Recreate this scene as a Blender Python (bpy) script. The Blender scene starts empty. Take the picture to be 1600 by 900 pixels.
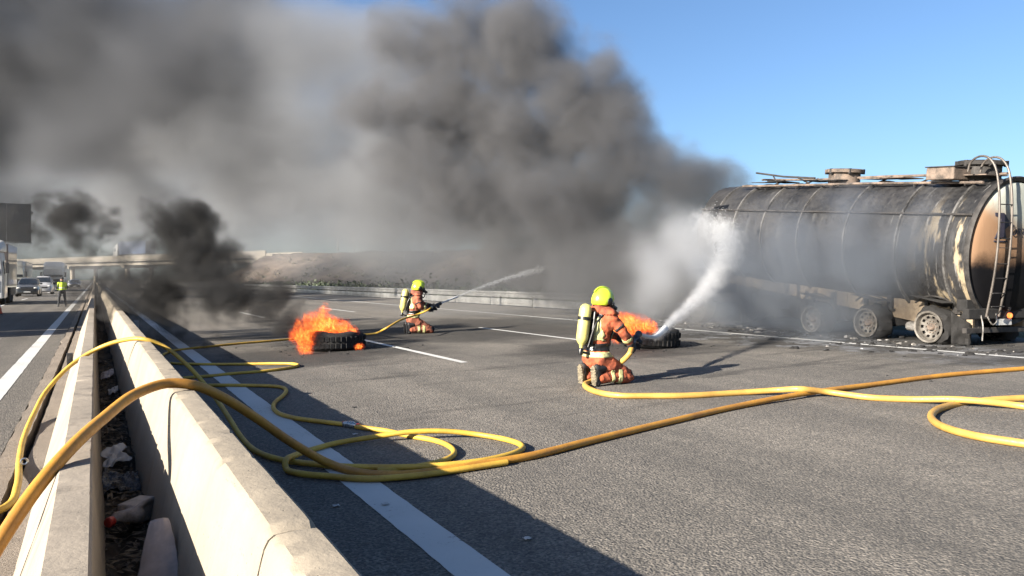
import bpy, bmesh, math, random
from mathutils import Vector, Matrix, Quaternion, noise
R_ = math.radians
scene = bpy.context.scene
COL = scene.collection

# ------------------------------------------------------------------ camera, sky, sun, exposure
F_PX, HX, HY, CAM_H = 1155.0, 800.0, 437.0, 1.5      # photo is 1600 x 900
YAW = math.atan((800 - 148) / F_PX)                   # road vanishes at x = 148
SN, CS = math.sin(YAW), math.cos(YAW)
cam_d = bpy.data.cameras.new('camera'); cam = bpy.data.objects.new('camera', cam_d); COL.objects.link(cam)
cam.location = (0, 0, CAM_H); cam.rotation_euler = (math.pi/2, 0, -YAW)
cam_d.sensor_width = 36.0; cam_d.lens = F_PX / 1600 * 36.0
cam_d.shift_y = -(450 - HY) / 1600
cam_d.clip_start = 0.05; cam_d.clip_end = 6000
scene.camera = cam

SUN_DIR = Vector((-3.25, -0.50, 1.36)).normalized()   # towards the sun
SUN_EL = math.asin(SUN_DIR.z)
world = bpy.data.worlds.new('World'); scene.world = world; world.use_nodes = True
wn = world.node_tree; bgn = wn.nodes['Background']
sky = wn.nodes.new('ShaderNodeTexSky'); sky.sky_type = 'NISHITA'; sky.sun_disc = False
sky.sun_elevation = SUN_EL; sky.sun_rotation = math.atan2(SUN_DIR.x, SUN_DIR.y)
sky.air_density = 1.0; sky.dust_density = 1.6; sky.ozone_density = 5.0; sky.altitude = 50
wn.links.new(sky.outputs[0], bgn.inputs[0]); bgn.inputs[1].default_value = 0.05
sun_d = bpy.data.lights.new('sun', 'SUN'); sun = bpy.data.objects.new('sun', sun_d); COL.objects.link(sun)
sun_d.energy = 5.0; sun_d.angle = R_(0.5); sun_d.color = (1.0, 0.91, 0.78)
sun.rotation_euler = (-SUN_DIR).to_track_quat('-Z', 'Y').to_euler()
vs = scene.view_settings
vs.view_transform = 'Standard'; vs.look = 'None'; vs.gamma = 1; vs.use_curve_mapping = False
vs.exposure = 2.0
scene.render.engine = 'CYCLES'
cy = scene.cycles
cy.use_denoising = True; cy.use_adaptive_sampling = True; cy.adaptive_threshold = 0.02
cy.max_bounces = 6; cy.diffuse_bounces = 3; cy.glossy_bounces = 2; cy.transmission_bounces = 3; cy.transparent_max_bounces = 8
cy.volume_bounces = 1; cy.volume_step_rate = 2.0; cy.volume_max_steps = 256
cy.sample_clamp_indirect = 4.0

# ------------------------------------------------------------------ places
def cross(X): return 0.015 * X if X > 0 else 0.0      # crossfall of the carriageway
def at(px, py, d):
    u = (px - HX) / F_PX; v = (HY - py) / F_PX; xc = u * d
    return Vector((xc*CS + d*SN, -xc*SN + d*CS, CAM_H + v*d))
def ground(px, py, off=0.0, zf=None):
    u = (px - HX) / F_PX; v = (HY - py) / F_PX
    k = 0.015 * (u*CS + SN) if zf is None else 0.0
    z0 = off if zf is None else zf
    return at(px, py, (CAM_H - z0) / (k - v))

# ------------------------------------------------------------------ mesh helpers
class MB:
    def __init__(s): s.v = []; s.f = []
    def add(s, vs, fs):
        b = len(s.v); s.v += [tuple(p) for p in vs]; s.f += [tuple(i + b for i in q) for q in fs]; return s
    def box(s, c, d, rot=None):
        x, y, z = d[0]/2, d[1]/2, d[2]/2
        P = [Vector(p) for p in ((-x,-y,-z),(x,-y,-z),(x,y,-z),(-x,y,-z),(-x,-y,z),(x,-y,z),(x,y,z),(-x,y,z))]
        if rot is not None: P = [rot @ p for p in P]
        return s.add([p + Vector(c) for p in P], [(3,2,1,0),(4,5,6,7),(0,1,5,4),(1,2,6,5),(2,3,7,6),(3,0,4,7)])
    def bar(s, a, b, w, h=None):
        a, b = Vector(a), Vector(b); h = h or w; d = b - a
        q = d.to_track_quat('Y', 'Z').to_matrix()
        return s.box((a + b)/2, (w, d.length, h), q)
    def tube(s, pts, r, n=8, cap=True, closed=False):
        pts = [Vector(p) for p in pts]; m = len(pts)
        rr = r if isinstance(r, (list, tuple)) else [r]*m
        b = len(s.v); up = None; vv = []; ff = []
        for i in range(m):
            if closed: t = pts[(i+1) % m] - pts[i-1]
            else: t = pts[min(i+1, m-1)] - pts[max(i-1, 0)]
            if t.length < 1e-9: t = Vector((0, 0, 1))
            t.normalize()
            if up is None:
                up = Vector((0, 0, 1)) if abs(t.z) < .9 else Vector((1, 0, 0))
            x = up.cross(t); x.normalize(); up = t.cross(x); up.normalize()
            for k in range(n):
                a = 2*math.pi*k/n
                vv.append(pts[i] + (x*math.cos(a) + up*math.sin(a))*rr[i])
        for i in range(m if closed else m-1):
            j = (i+1) % m
            for k in range(n):
                l = (k+1) % n
                ff.append((i*n+k, i*n+l, j*n+l, j*n+k))
        if cap and not closed:
            ff.append(tuple(range(n-1, -1, -1))); ff.append(tuple((m-1)*n + k for k in range(n)))
        return s.add(vv, ff)
    def lathe(s, prof, n=24, M=None, cap=True):           # prof: (r, z) about Z
        vv = []; ff = []; m = len(prof)
        for r, z in prof:
            for k in range(n):
                a = 2*math.pi*k/n; p = Vector((r*math.cos(a), r*math.sin(a), z))
                vv.append(M @ p if M is not None else p)
        for i in range(m-1):
            for k in range(n):
                l = (k+1) % n; ff.append((i*n+k, i*n+l, (i+1)*n+l, (i+1)*n+k))
        if cap:
            if prof[0][0] > 1e-6: ff.append(tuple(range(n-1, -1, -1)))
            if prof[-1][0] > 1e-6: ff.append(tuple((m-1)*n + k for k in range(n)))
        return s.add(vv, ff)
    def prism(s, poly, axis_from, axis_to, frame):         # poly (a, b) -> frame(a, b, t)
        n = len(poly); vv = [frame(a, b, axis_from) for a, b in poly] + [frame(a, b, axis_to) for a, b in poly]
        ff = [tuple(range(n-1, -1, -1)), tuple(range(n, 2*n))] + [(i, (i+1) % n, n + (i+1) % n, n + i) for i in range(n)]
        return s.add(vv, ff)
    def capsule(s, a, b, r0, r1, n=14, flat=1.0, flatdir=None):
        a, b = Vector(a), Vector(b); d = b - a; L = max(d.length, 1e-5)
        prof = []
        for i in range(6): t = math.pi/2*(1 - i/5); prof.append((r0*math.cos(t) + 1e-5, -r0*math.sin(t)))
        for i in range(6): t = math.pi/2*i/5; prof.append((r1*math.cos(t) + 1e-5, L + r1*math.sin(t)))
        q = d.to_track_quat('Z', 'Y').to_matrix().to_4x4(); M = Matrix.Translation(a) @ q
        if flatdir is not None:                            # squash along a direction
            fd = Vector(flatdir).normalized(); S = Matrix.Scale(flat, 4, fd)
            c = (a + b)/2; M = Matrix.Translation(c) @ S @ Matrix.Translation(-c) @ M
        return s.lathe(prof, n, M, cap=False)
    def ball(s, c, r, n=16, M=None):
        prof = [(max(1e-5, math.sin(math.pi*i/10)), -math.cos(math.pi*i/10)) for i in range(11)]
        T = Matrix.Translation(Vector(c)) @ (M or Matrix.Identity(4)) @ Matrix.Diagonal((r[0], r[1], r[2], 1))
        return s.lathe(prof, n, T, cap=False)
    def mesh(s, name):
        me = bpy.data.meshes.new(name); me.from_pydata(s.v, [], s.f); me.update()
        bm = bmesh.new(); bm.from_mesh(me); bmesh.ops.recalc_face_normals(bm, faces=bm.faces); bm.to_mesh(me); bm.free()
        return me
    def build(s, name, mat, parent=None, smooth=False, bevel=0, angle=40):
        return link(name, s.mesh(name), mat, parent, smooth, bevel, angle)
def link(name, me, mat, parent=None, smooth=False, bevel=0, angle=40):
    o = bpy.data.objects.new(name, me); COL.objects.link(o)
    if mat is not None and len(me.materials) == 0: me.materials.append(mat)
    if smooth:
        for p in me.polygons: p.use_smooth = True
        try: me.set_sharp_from_angle(angle=R_(angle))
        except Exception: pass
    if bevel:
        b = o.modifiers.new('bevel', 'BEVEL'); b.width = bevel; b.segments = 2; b.limit_method = 'ANGLE'; b.angle_limit = R_(35)
    if parent is not None: o.parent = parent
    return o
def tag(o, label=None, cat=None, group=None, kind=None):
    if label: o['label'] = label
    if cat: o['category'] = cat
    if group: o['group'] = group
    if kind: o['kind'] = kind
    return o
def empty(name, loc=(0,0,0), rz=0, label=None, cat=None, group=None):
    o = bpy.data.objects.new(name, None); COL.objects.link(o); o.location = loc; o.rotation_euler = (0, 0, rz)
    return tag(o, label, cat, group)
def struct(name, mb, mat, smooth=False, parent=None):
    o = mb.build(name, mat, parent, smooth)
    if parent is None: o['kind'] = 'structure'
    return o
def smooth_path(pts, step=0.06):
    pts = [Vector(p) for p in pts]; P = [pts[0]*2 - pts[1]] + pts + [pts[-1]*2 - pts[-2]]; out = []
    for i in range(1, len(P)-2):
        p0, p1, p2, p3 = P[i-1:i+3]; n = max(2, int((p2-p1).length/step))
        ta = max((p1-p0).length, 1e-4)**.5; tb = max((p2-p1).length, 1e-4)**.5; tc = max((p3-p2).length, 1e-4)**.5
        m1 = (p1-p0)/ta - (p2-p0)/(ta+tb) + (p2-p1)/tb; m2 = (p2-p1)/tb - (p3-p1)/(tb+tc) + (p3-p2)/tc
        m1 *= tb; m2 *= tb
        for k in range(n):
            t = k/n; t2 = t*t; t3 = t2*t
            out.append(p1*(2*t3-3*t2+1) + m1*(t3-2*t2+t) + p2*(-2*t3+3*t2) + m2*(t3-t2))
    out.append(pts[-1]); return out

# ------------------------------------------------------------------ materials
TONE = 0.64                                                   # all surface colours are given for a brighter print and brought down together
class NT:
    """small helper for node trees: values are sockets or numbers"""
    def __init__(s, nt): s.nt = nt
    def n(s, t, **k):
        nd = s.nt.nodes.new(t)
        for a, b in k.items(): setattr(nd, a, b)
        return nd
    def put(s, sock, v):
        if hasattr(v, 'is_output'): s.nt.links.new(v, sock)
        else: sock.default_value = v
    def m(s, op, a, b=0.0, c=0.0, clamp=False):
        nd = s.n('ShaderNodeMath', operation=op, use_clamp=clamp)
        for i, v in enumerate((a, b, c)): s.put(nd.inputs[i], v)
        return nd.outputs[0]
    def vm(s, op, a, b=None, scale=None):
        nd = s.n('ShaderNodeVectorMath', operation=op); s.put(nd.inputs[0], a)
        if b is not None: s.put(nd.inputs[1], b)
        if scale is not None: s.put(nd.inputs['Scale'], scale)
        return nd.outputs['Value'] if op in ('LENGTH', 'DOT_PRODUCT', 'DISTANCE') else nd.outputs[0]
    def noise(s, vec, scale, detail=4, rough=.55, dist=0, color=False):
        nd = s.n('ShaderNodeTexNoise'); s.put(nd.inputs['Vector'], vec)
        nd.inputs['Scale'].default_value = scale; nd.inputs['Detail'].default_value = detail
        nd.inputs['Roughness'].default_value = rough; nd.inputs['Distortion'].default_value = dist
        return nd.outputs[1 if color else 0]
    def voro(s, vec, scale, feature='F1', out='Distance'):
        nd = s.n('ShaderNodeTexVoronoi', feature=feature); s.put(nd.inputs['Vector'], vec); nd.inputs['Scale'].default_value = scale
        return nd.outputs[out]
    def ramp(s, v, lo, hi, a=0.0, b=1.0):
        nd = s.n('ShaderNodeMapRange', interpolation_type='SMOOTHSTEP'); s.put(nd.inputs[0], v)
        for i, x in enumerate((lo, hi, a, b)): s.put(nd.inputs[i+1], x)
        return nd.outputs[0]
    def mix(s, f, a, b):
        nd = s.n('ShaderNodeMix', data_type='RGBA'); s.put(nd.inputs[0], f)
        for i, v in ((6, a), (7, b)):
            if isinstance(v, (tuple, list)): v = (v[0]*TONE, v[1]*TONE, v[2]*TONE, 1)
            s.put(nd.inputs[i], v)
        return nd.outputs[2]
    def sep(s, v):
        nd = s.n('ShaderNodeSeparateXYZ'); s.put(nd.inputs[0], v); return nd.outputs
    def comb(s, x, y, z):
        nd = s.n('ShaderNodeCombineXYZ'); [s.put(nd.inputs[i], v) for i, v in enumerate((x, y, z))]; return nd.outputs[0]
def new_mat(name):
    m = bpy.data.materials.new(name); m.use_nodes = True; nt = NT(m.node_tree)
    return m, nt, m.node_tree.nodes['Principled BSDF']
def bump(nt, b, h, dist=.01, strength=.6):
    nd = nt.n('ShaderNodeBump'); nd.inputs['Strength'].default_value = strength; nd.inputs['Distance'].default_value = dist
    nt.put(nd.inputs['Height'], h); nt.put(b.inputs['Normal'], nd.outputs[0])
def simple(name, c, rough=.7, metal=0., var=.25, scale=3., dark=None, bmp=0.0, coat=0.0, emit=None, spec=None):
    """base colour broken up by two scales of noise, with uneven gloss"""
    m, nt, b = new_mat(name); tc = nt.n('ShaderNodeTexCoord').outputs['Object']
    n1 = nt.noise(tc, scale, 5, .6); n2 = nt.noise(tc, scale*9, 3, .6)
    k = nt.m('ADD', nt.m('MULTIPLY', n1, .7), nt.m('MULTIPLY', n2, .3))
    d = dark or tuple(x*(1-var*1.6) for x in c); l = tuple(min(1, x*(1+var*.6)) for x in c)
    nt.put(b.inputs['Base Color'], nt.mix(nt.ramp(k, .32, .68), d, l))
    nt.put(b.inputs['Roughness'], nt.ramp(n2, .2, .8, max(.05, rough-.12), min(1, rough+.12)))
    b.inputs['Metallic'].default_value = metal
    if coat: b.inputs['Coat Weight'].default_value = coat
    if spec is not None: b.inputs['Specular IOR Level'].default_value = spec
    if bmp: bump(nt, b, n2, bmp, .5)
    if emit: b.inputs['Emission Color'].default_value = (*emit[:3], 1); b.inputs['Emission Strength'].default_value = emit[3]
    return m
def pos(nt): return nt.n('ShaderNodeNewGeometry').outputs['Position']
# asphalt: pale and dark aggregate in a worn binder, soot, tyre tracks and painted smoke shadow
def asphalt(name, base=.155, soot=True):
    m, nt, b = new_mat(name); p = pos(nt); x, y, z = nt.sep(p)
    st = nt.voro(p, 68, 'F1', 'Color'); sx, sy, sz = nt.sep(st)
    big = nt.noise(p, .35, 5, .6); mid = nt.noise(p, 5.0, 4, .6); fine = nt.noise(p, 42, 3, .7)
    g = nt.m('ADD', nt.m('MULTIPLY', nt.m('POWER', sx, 2.0), .46), nt.m('ADD', nt.m('MULTIPLY', fine, .9), -.17))
    g = nt.m('MULTIPLY', g, nt.ramp(big, .25, .75, .85, 1.16)); g = nt.m('MULTIPLY', g, nt.ramp(mid, .25, .75, .88, 1.1))
    trk = nt.noise(nt.vm('MULTIPLY', p, (1.6, .03, 1)), 1.0, 3, .5)
    g = nt.m('MULTIPLY', g, nt.ramp(trk, .3, .7, .74, 1.12))
    col = nt.mix(g, (base*.25, base*.26, base*.27), (base*2.38, base*2.12, base*1.80))
    rough = .85
    if soot:
        wob = nt.noise(p, .55, 5, .62)
        def patch(cx, cy_, rx, ry):
            d = nt.vm('LENGTH', nt.vm('MULTIPLY', nt.vm('SUBTRACT', p, (cx, cy_, 0)), (1/rx, 1/ry, 0)))
            return nt.ramp(nt.m('ADD', d, nt.m('MULTIPLY', nt.m('SUBTRACT', wob, .5), 1.5)), .55, 1.25, 1, 0)
        s = patch(4.1, 14.6, 2.6, 2.2)
        for q in ((9.1, 11.6, 2.3, 2.0), (14.6, 12.5, 3.4, 7.5), (9.5, 19, 7, 5)): s = nt.m('MAXIMUM', s, patch(*q))
        col = nt.mix(nt.m('MULTIPLY', s, .72), col, (.012, .012, .012))
        ash = nt.m('MULTIPLY', patch(13.2, 10.5, 1.7, 5.5), nt.ramp(nt.noise(p, 1.6, 6, .7), .45, .62))
        col = nt.mix(nt.m('MULTIPLY', ash, .6), col, (.30, .31, .33))
        smoke_shade = nt.noise(nt.vm('MULTIPLY', p, (.22, 1.1, 1)), 1.0, 5, .65)  # shadow streaks of the drifting smoke, painted into the asphalt colour
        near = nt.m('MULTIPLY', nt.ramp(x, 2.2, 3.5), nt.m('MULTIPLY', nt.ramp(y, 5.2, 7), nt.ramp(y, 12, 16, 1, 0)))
        col = nt.mix(nt.m('MULTIPLY', nt.m('MULTIPLY', nt.ramp(smoke_shade, .50, .66), near), .68), col, (.02, .02, .02))
        r = nt.m('SUBTRACT', .9, nt.m('MULTIPLY', ash, .5)); nt.put(b.inputs['Roughness'], r)
    else: b.inputs['Roughness'].default_value = rough
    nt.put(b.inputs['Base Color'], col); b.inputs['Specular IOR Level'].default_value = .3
    hgt = nt.m('ADD', nt.m('MULTIPLY', nt.voro(p, 58), -.8), nt.m('MULTIPLY', fine, .7)); bump(nt, b, hgt, .012, .8)
    return m
def concrete(name, c, stain=.5, rough_=.15):
    m, nt, b = new_mat(name); p = pos(nt); x, y, z = nt.sep(p)
    n1 = nt.noise(p, 1.3, 6, .65); n2 = nt.noise(p, 14, 5, .65); pit = nt.voro(p, 34)
    drip = nt.noise(nt.vm('MULTIPLY', p, (2, 5.5, .35)), 1.6, 5, .7)
    col = nt.mix(nt.ramp(n1, .3, .7), tuple(v*.84 for v in c), tuple(v*1.05 for v in c))
    col = nt.mix(nt.m('MULTIPLY', nt.ramp(drip, .52, .75), stain), col, tuple(v*.55 for v in c))
    col = nt.mix(nt.m('MULTIPLY', nt.ramp(n2, .55, .75), .18), col, tuple(v*.65 for v in c))
    hole = nt.m('MULTIPLY', nt.ramp(pit, .05, .12, 1, 0), nt.ramp(nt.noise(p, 3, 2), .5, .6))
    col = nt.mix(nt.m('MULTIPLY', hole, .7), col, (.07, .06, .05))
    nt.put(b.inputs['Base Color'], col); b.inputs['Roughness'].default_value = .88; b.inputs['Specular IOR Level'].default_value = .25
    grit = nt.noise(p, 60, 4, .75)
    bump(nt, b, nt.m('ADD', nt.m('SUBTRACT', n2, hole), nt.m('MULTIPLY', grit, rough_)), .010, .6)
    return m
def paint_mat():
    m, nt, b = new_mat('road_paint'); p = pos(nt)
    w = nt.noise(p, 28, 5, .75); w2 = nt.noise(p, 1.5, 4, .6)
    k = nt.m('ADD', nt.m('MULTIPLY', w, .7), nt.m('MULTIPLY', w2, .35))
    nt.put(b.inputs['Base Color'], nt.mix(nt.ramp(k, .36, .46), (.09, .09, .088), nt.mix(w2, (.55, .55, .53), (.74, .74, .72))))
    b.inputs['Roughness'].default_value = .7; bump(nt, b, w, .004, .4); return m
def soil(name, a, b_, scale=3):
    m, nt, b = new_mat(name); p = pos(nt)
    n1 = nt.noise(p, scale, 7, .7); n2 = nt.noise(p, scale*.12, 4, .6)
    c = nt.mix(nt.ramp(n1, .35, .65), a, b_); c = nt.mix(nt.ramp(n2, .45, .65), c, tuple(v*.6 for v in a))
    nt.put(b.inputs['Base Color'], c); b.inputs['Roughness'].default_value = .95; b.inputs['Specular IOR Level'].default_value = .1
    bump(nt, b, n1, .12/scale, .8); return m
M = {}
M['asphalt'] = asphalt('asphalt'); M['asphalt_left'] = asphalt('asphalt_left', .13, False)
M['paint'] = paint_mat()
M['barrier'] = concrete('barrier_concrete', (.39, .335, .26)); M['barrier_worn'] = concrete('barrier_worn', (.37, .32, .26), .7)
M['strip'] = concrete('strip_concrete', (.29, .245, .20), .8, 2.5); M['bridge'] = concrete('bridge_concrete', (.36, .32, .26), .5)
M['gutter'] = soil('gutter_soil', (.045, .036, .028), (.12, .10, .075), 9)
M['bank'] = soil('bank_soil', (.10, .075, .06), (.21, .165, .13), .45)
M['verge'] = soil('verge_soil', (.10, .10, .05), (.22, .19, .11), .5)
M['black'] = simple('black_rubber', (.012, .012, .012), .8, 0, .5, 6, bmp=.004)
M['galv'] = simple('galvanised_steel', (.45, .45, .44), .5, .55, .25, 2)
M['leaf'] = simple('leaf', (.055, .085, .03), .7, 0, .5, 1.2)

# ------------------------------------------------------------------ ground, roads, markings
g = MB(); XS = [-2500, -400, -60, -16.5, -14.2, -.5, .3, 17.2, 18.5, 24, 60, 400, 2500]
ZS = [-1, -.8, -.4, -.15, -.12, -.12, -.12, .14, .22, .55, .7, 1, 1]
YS = [-300, -40, 20, 60, 120, 200, 350, 700, 1500, 4500]
for yy in YS:
    for xx, zz in zip(XS, ZS): g.v.append((xx, yy, zz))
nx = len(XS)
for j in range(len(YS)-1):
    for i in range(nx-1): g.f.append((j*nx+i, j*nx+i+1, (j+1)*nx+i+1, (j+1)*nx+i))
struct('ground', g, M['verge'])
def sheet(name, x0, x1, y0, y1, zf, mat, nx=2, ny=2, off=0.0):
    g = MB()
    for j in range(ny+1):
        for i in range(nx+1):
            X = x0 + (x1-x0)*i/nx; g.v.append((X, y0 + (y1-y0)*j/ny, zf(X) + off))
    for j in range(ny):
        for i in range(nx): g.f.append((j*(nx+1)+i, j*(nx+1)+i+1, (j+1)*(nx+1)+i+1, (j+1)*(nx+1)+i))
    return struct(name, g, mat)
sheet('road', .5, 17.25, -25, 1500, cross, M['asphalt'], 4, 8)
sheet('road', -14.2, -.70, -25, 1500, lambda X: 0.0, M['asphalt_left'], 4, 8)
MK = .004
def ragged(x0, x1, y0, y1, zf, step=.12, amp=.008):
    """a painted strip with slightly uneven edges"""
    g = MB(); n = max(2, min(160, int((y1-y0)/step)))
    for j in range(n+1):
        y = y0 + (y1-y0)*j/n
        for X, s in ((x0, 1.7), (x1, 9.3)):
            X += amp*noise.noise((y*6, s, 0)); g.v.append((X, y, zf(X) + MK))
    for j in range(n): g.f.append((2*j, 2*j+1, 2*j+3, 2*j+2))
    return g
for a, b_ in ((-2, 14), (14, 60), (60, 700)): struct('edge_marking', ragged(1.56, 1.80, a, b_, cross), M['paint'])
for a, b_ in ((-5, 20), (20, 700)): struct('edge_marking', ragged(13.35, 13.5, a, b_, cross), M['paint'])
for k in range(-1, 14): struct('lane_marking', ragged(5.44, 5.57, 11.4 + 17*k, 16.9 + 17*k, cross), M['paint'])
for k in range(-1, 14): struct('lane_marking', ragged(9.44, 9.56, 13.2 + 17*k, 18.7 + 17*k, cross), M['paint'])
for a, b_ in ((0, 40), (40, 700)): struct('edge_marking', ragged(-1.24, -1.02, a, b_, lambda X: 0.0), M['paint'])
for k in range(0, 12): struct('lane_marking', ragged(-4.75, -4.62, 14 + 17*k, 19.5 + 17*k, lambda X: 0.0), M['paint'])
struct('edge_marking', ragged(-12.2, -12.05, 0, 700, lambda X: 0.0), M['paint'])

# concrete drain strip along the left barrier: two slabs either side of an open slot, ragged asphalt edge
def strip(name, x0, x1, y0, y1, z, mat, a0=.0, a1=.0):
    g = MB(); n = 220
    for j in range(n+1):
        y = y0 * (y1/y0)**(j/n) if y0 > 0 else y0 + (y1-y0)*j/n
        e0 = a0*noise.fractal((y*2.2, 3, 0), 1, 2, 4); e1 = a1*noise.fractal((y*2.5, 8, 0), 1, 2, 4)
        zz = z + .006*noise.noise((y*3, x0, 0))
        for X, q in ((x0 + e0, z-.2), (x0 + e0 + .006, zz), (x1 + e1 - .006, zz + .004), (x1 + e1, z-.2)): g.v.append((X, y, q))
    for j in range(n):
        for i in range(3): g.f.append((4*j+i, 4*j+i+1, 4*j+5+i, 4*j+4+i))
    return struct(name, g, mat)
strip('drain_slab', -.69, -.535, 1.0, 300, .028, M['strip'], .05, .012)
strip('drain_slab', -.475, -.24, 1.0, 300, .05, M['strip'], .012, .0)
sheet('drain_floor', -.74, -.2, .5, 300, lambda X: -.09, M['gutter'])

# ------------------------------------------------------------------ the two rows of concrete barriers
def barrier_mesh(sec, y0, y1, seed, chip=.010):
    """profile swept along the road with crisp, chipped shoulders and chamfered ends"""
    g = MB(); n = max(8, min(150, int((y1-y0)/.03))); m = len(sec); cx = sum(p[0] for p in sec)/m; zt = max(p[1] for p in sec)
    for j in range(n+1):
        y = y0 + (y1-y0)*j/n; e = min(y-y0, y1-y); k = 1 - .06*max(0, 1 - e/.035)
        for i, (x, z) in enumerate(sec):
            w = .0025*noise.fractal((x*3 + seed, y*.9, z*3), 1, 2, 3); edge = z > zt - .02
            c = max(0, noise.fractal((x*9 + seed, y*9, seed), 1, 2, 4) - .28)*chip*2.2 if edge else 0
            g.v.append((cx + (x-cx)*(k - c*2.5) + w, y, z*(1 - .02*max(0, 1-e/.035)) - c + (w*.5 if z > .2 else 0)))
    for j in range(n):
        for i in range(m): g.f.append((j*m+i, j*m+(i+1) % m, (j+1)*m+(i+1) % m, (j+1)*m+i))
    g.f.append(tuple(range(m))); g.f.append(tuple(n*m+i for i in range(m)))
    return g
SEC_R = [(.25, -.05), (.262, .10), (.285, .22), (.335, .47), (.398, .735), (.406, .765), (.418, .787), (.436, .799), (.49, .803), (.545, .80), (.560, .788), (.570, .765), (.60, .5), (.63, .28), (.72, .12), (.73, -.05)]
SEC_L = [(-.365, -.02), (-.345, .06), (-.300, .19), (-.150, .608), (-.140, .62), (-.08, .622), (-.018, .62), (-.008, .608), (.022, .3), (.05, .12), (.055, -.05)]
ORD = ['nearest', 'second', 'third', 'fourth', 'fifth', 'sixth', 'seventh', 'eighth', 'ninth', 'tenth', 'eleventh', 'twelfth']
ys = [-1.6, 2.13] + [5.1 + 3.0*k for k in range(9)]
for k in range(len(ys)-1):
    o = barrier_mesh(SEC_R, ys[k] + .007, ys[k+1] - .007, k*3.1).build('concrete_barrier', M['barrier'], None, True, angle=28)
    tag(o, f'cream concrete barrier segment, {ORD[k]} from the camera in the taller row', 'barrier', 'taller row of concrete barriers')
o = barrier_mesh(SEC_R, ys[-1] + .007, 260, 77).build('concrete_barrier', M['barrier'], None, True, angle=28)
tag(o, 'far run of the taller cream concrete barrier fading into the smoke', 'barrier', 'taller row of concrete barriers')
yl = [-1.0, 4.42, 8.9] + [13.3 + 4.4*k for k in range(5)]
for k in range(len(yl)-1):
    o = barrier_mesh(SEC_L, yl[k] + .006, yl[k+1] - .006, 40 + k*2.7, .013).build('concrete_barrier', M['barrier_worn'], None, True, angle=28)
    tag(o, f'worn concrete barrier segment, {ORD[k]} from the camera in the lower row', 'barrier', 'lower row of concrete barriers')
o = barrier_mesh(SEC_L, yl[-1] + .006, 260, 99).build('concrete_barrier', M['barrier_worn'], None, True, angle=28)
tag(o, 'far run of the lower worn concrete barrier beside the white edge line', 'barrier', 'lower row of concrete barriers')
# littered soil between the rows
g = MB(); rnd = random.Random(4); n = 260
for j in range(n+1):
    y = .4*(200/.4)**(j/n)
    for i in range(9):
        X = .02 + .27*i/8; g.v.append((X, y, .10 + .05*noise.fractal((X*9, y*7, 1), 1, 2, 5) + .03*abs(i-4)/4))
for j in range(n):
    for i in range(8): g.f.append((j*9+i, j*9+i+1, (j+1)*9+i+1, (j+1)*9+i))
struct('median_soil', g, M['gutter'], True)
g = MB()
for k in range(2600):
    y = 1.2 + 13*rnd.random()**1.6; X = .05 + .22*rnd.random(); s = rnd.uniform(.006, .022)
    a = rnd.uniform(0, 6.3); t = Vector((math.cos(a), math.sin(a), rnd.uniform(-.3, .5))).normalized(); w = Vector((-math.sin(a), math.cos(a), rnd.uniform(-.4, .4)))
    c = Vector((X, y, .13 + .03*rnd.random())); L = s*rnd.uniform(1, 3.5)
    g.add([c - t*L, c + w*s*.5, c + t*L, c - w*s*.5 + Vector((0, 0, s*.3))], [(0, 1, 2), (0, 2, 3)])
M['litter'] = simple('dry_litter', (.20, .155, .10), .9, 0, .7, 11, dark=(.03, .025, .02))
tag(g.build('litter', M['litter']), kind='stuff')
# ------------------------------------------------------------------ guardrail on the far shoulder
GR = empty('guardrail', (16.9, 20, cross(16.9)), 0, 'grey steel guardrail with lower plates along the far shoulder', 'guardrail')
beam = [(-.04, .42), (-.06, .46), (-.06, .50), (.0, .54), (.0, .58), (-.06, .62), (-.06, .66), (-.04, .70), (-.03, .70), (-.045, .66), (-.045, .62), (.012, .585), (.012, .535), (-.045, .50), (-.045, .46), (-.03, .42)]
bm_me = MB().prism(beam, 0, 3.99, lambda a, b, t: (a, t, b)).mesh('beam')
pl_me = MB().prism([(-.05, .05), (-.065, .2), (-.05, .36), (-.04, .36), (-.055, .2), (-.04, .05)], .02, 3.97, lambda a, b, t: (a, t, b)).mesh('lower_plate')
po_me = MB().box((.07, 0, .3), (.1, .055, .8)).box((.0, 0, .56), (.06, .1, .14)).mesh('post')
for k in range(50):
    for nm, me in (('beam', bm_me), ('lower_plate', pl_me), ('post', po_me)):
        o = link(nm, me, M['galv'], GR); o.location = (0, 4*k, 0)

# ------------------------------------------------------------------ embankment of the overpass and the overpass itself
A0, A1 = Vector((34, 155, 0)), Vector((60, 101, 0))            # abutment and a point along the ramp
dv = (A1 - A0).normalized(); nv = Vector((-dv.y, dv.x, 0)); nv = nv if nv.dot(Vector((-1, -1, 0))) > 0 else -nv
g = MB(); NU, NV = 90, 22
prof = [(22, -.4), (17, .5), (14, 1.6), (11, 3.1), (8, 4.6), (5.5, 5.9), (4.0, 6.5), (3.2, 6.6), (-3.2, 6.6), (-5, 6), (-14, 1.2), (-20, -.6)]
for j in range(NU+1):
    s = -11 + 190*j/NU; e = max(0, min(1, (s + 11)/11)); e = e*e*(3-2*e)
    for k, (off, z) in enumerate(prof):
        p = A0 + dv*s + nv*off
        nz = noise.fractal((p.x*.13, p.y*.13, k*.3), 1, 2, 5)
        g.v.append((p.x + nz*.8, p.y + nz*.8, -.6 + (z + .6)*e*(1 - .0006*max(0, s)) + (nz*.55 if 0 < k < 7 else 0)))
m_ = len(prof)
for j in range(NU):
    for k in range(m_-1): g.f.append((j*m_+k, j*m_+k+1, (j+1)*m_+k+1, (j+1)*m_+k))
struct('embankment', g, M['bank'], True)
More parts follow.
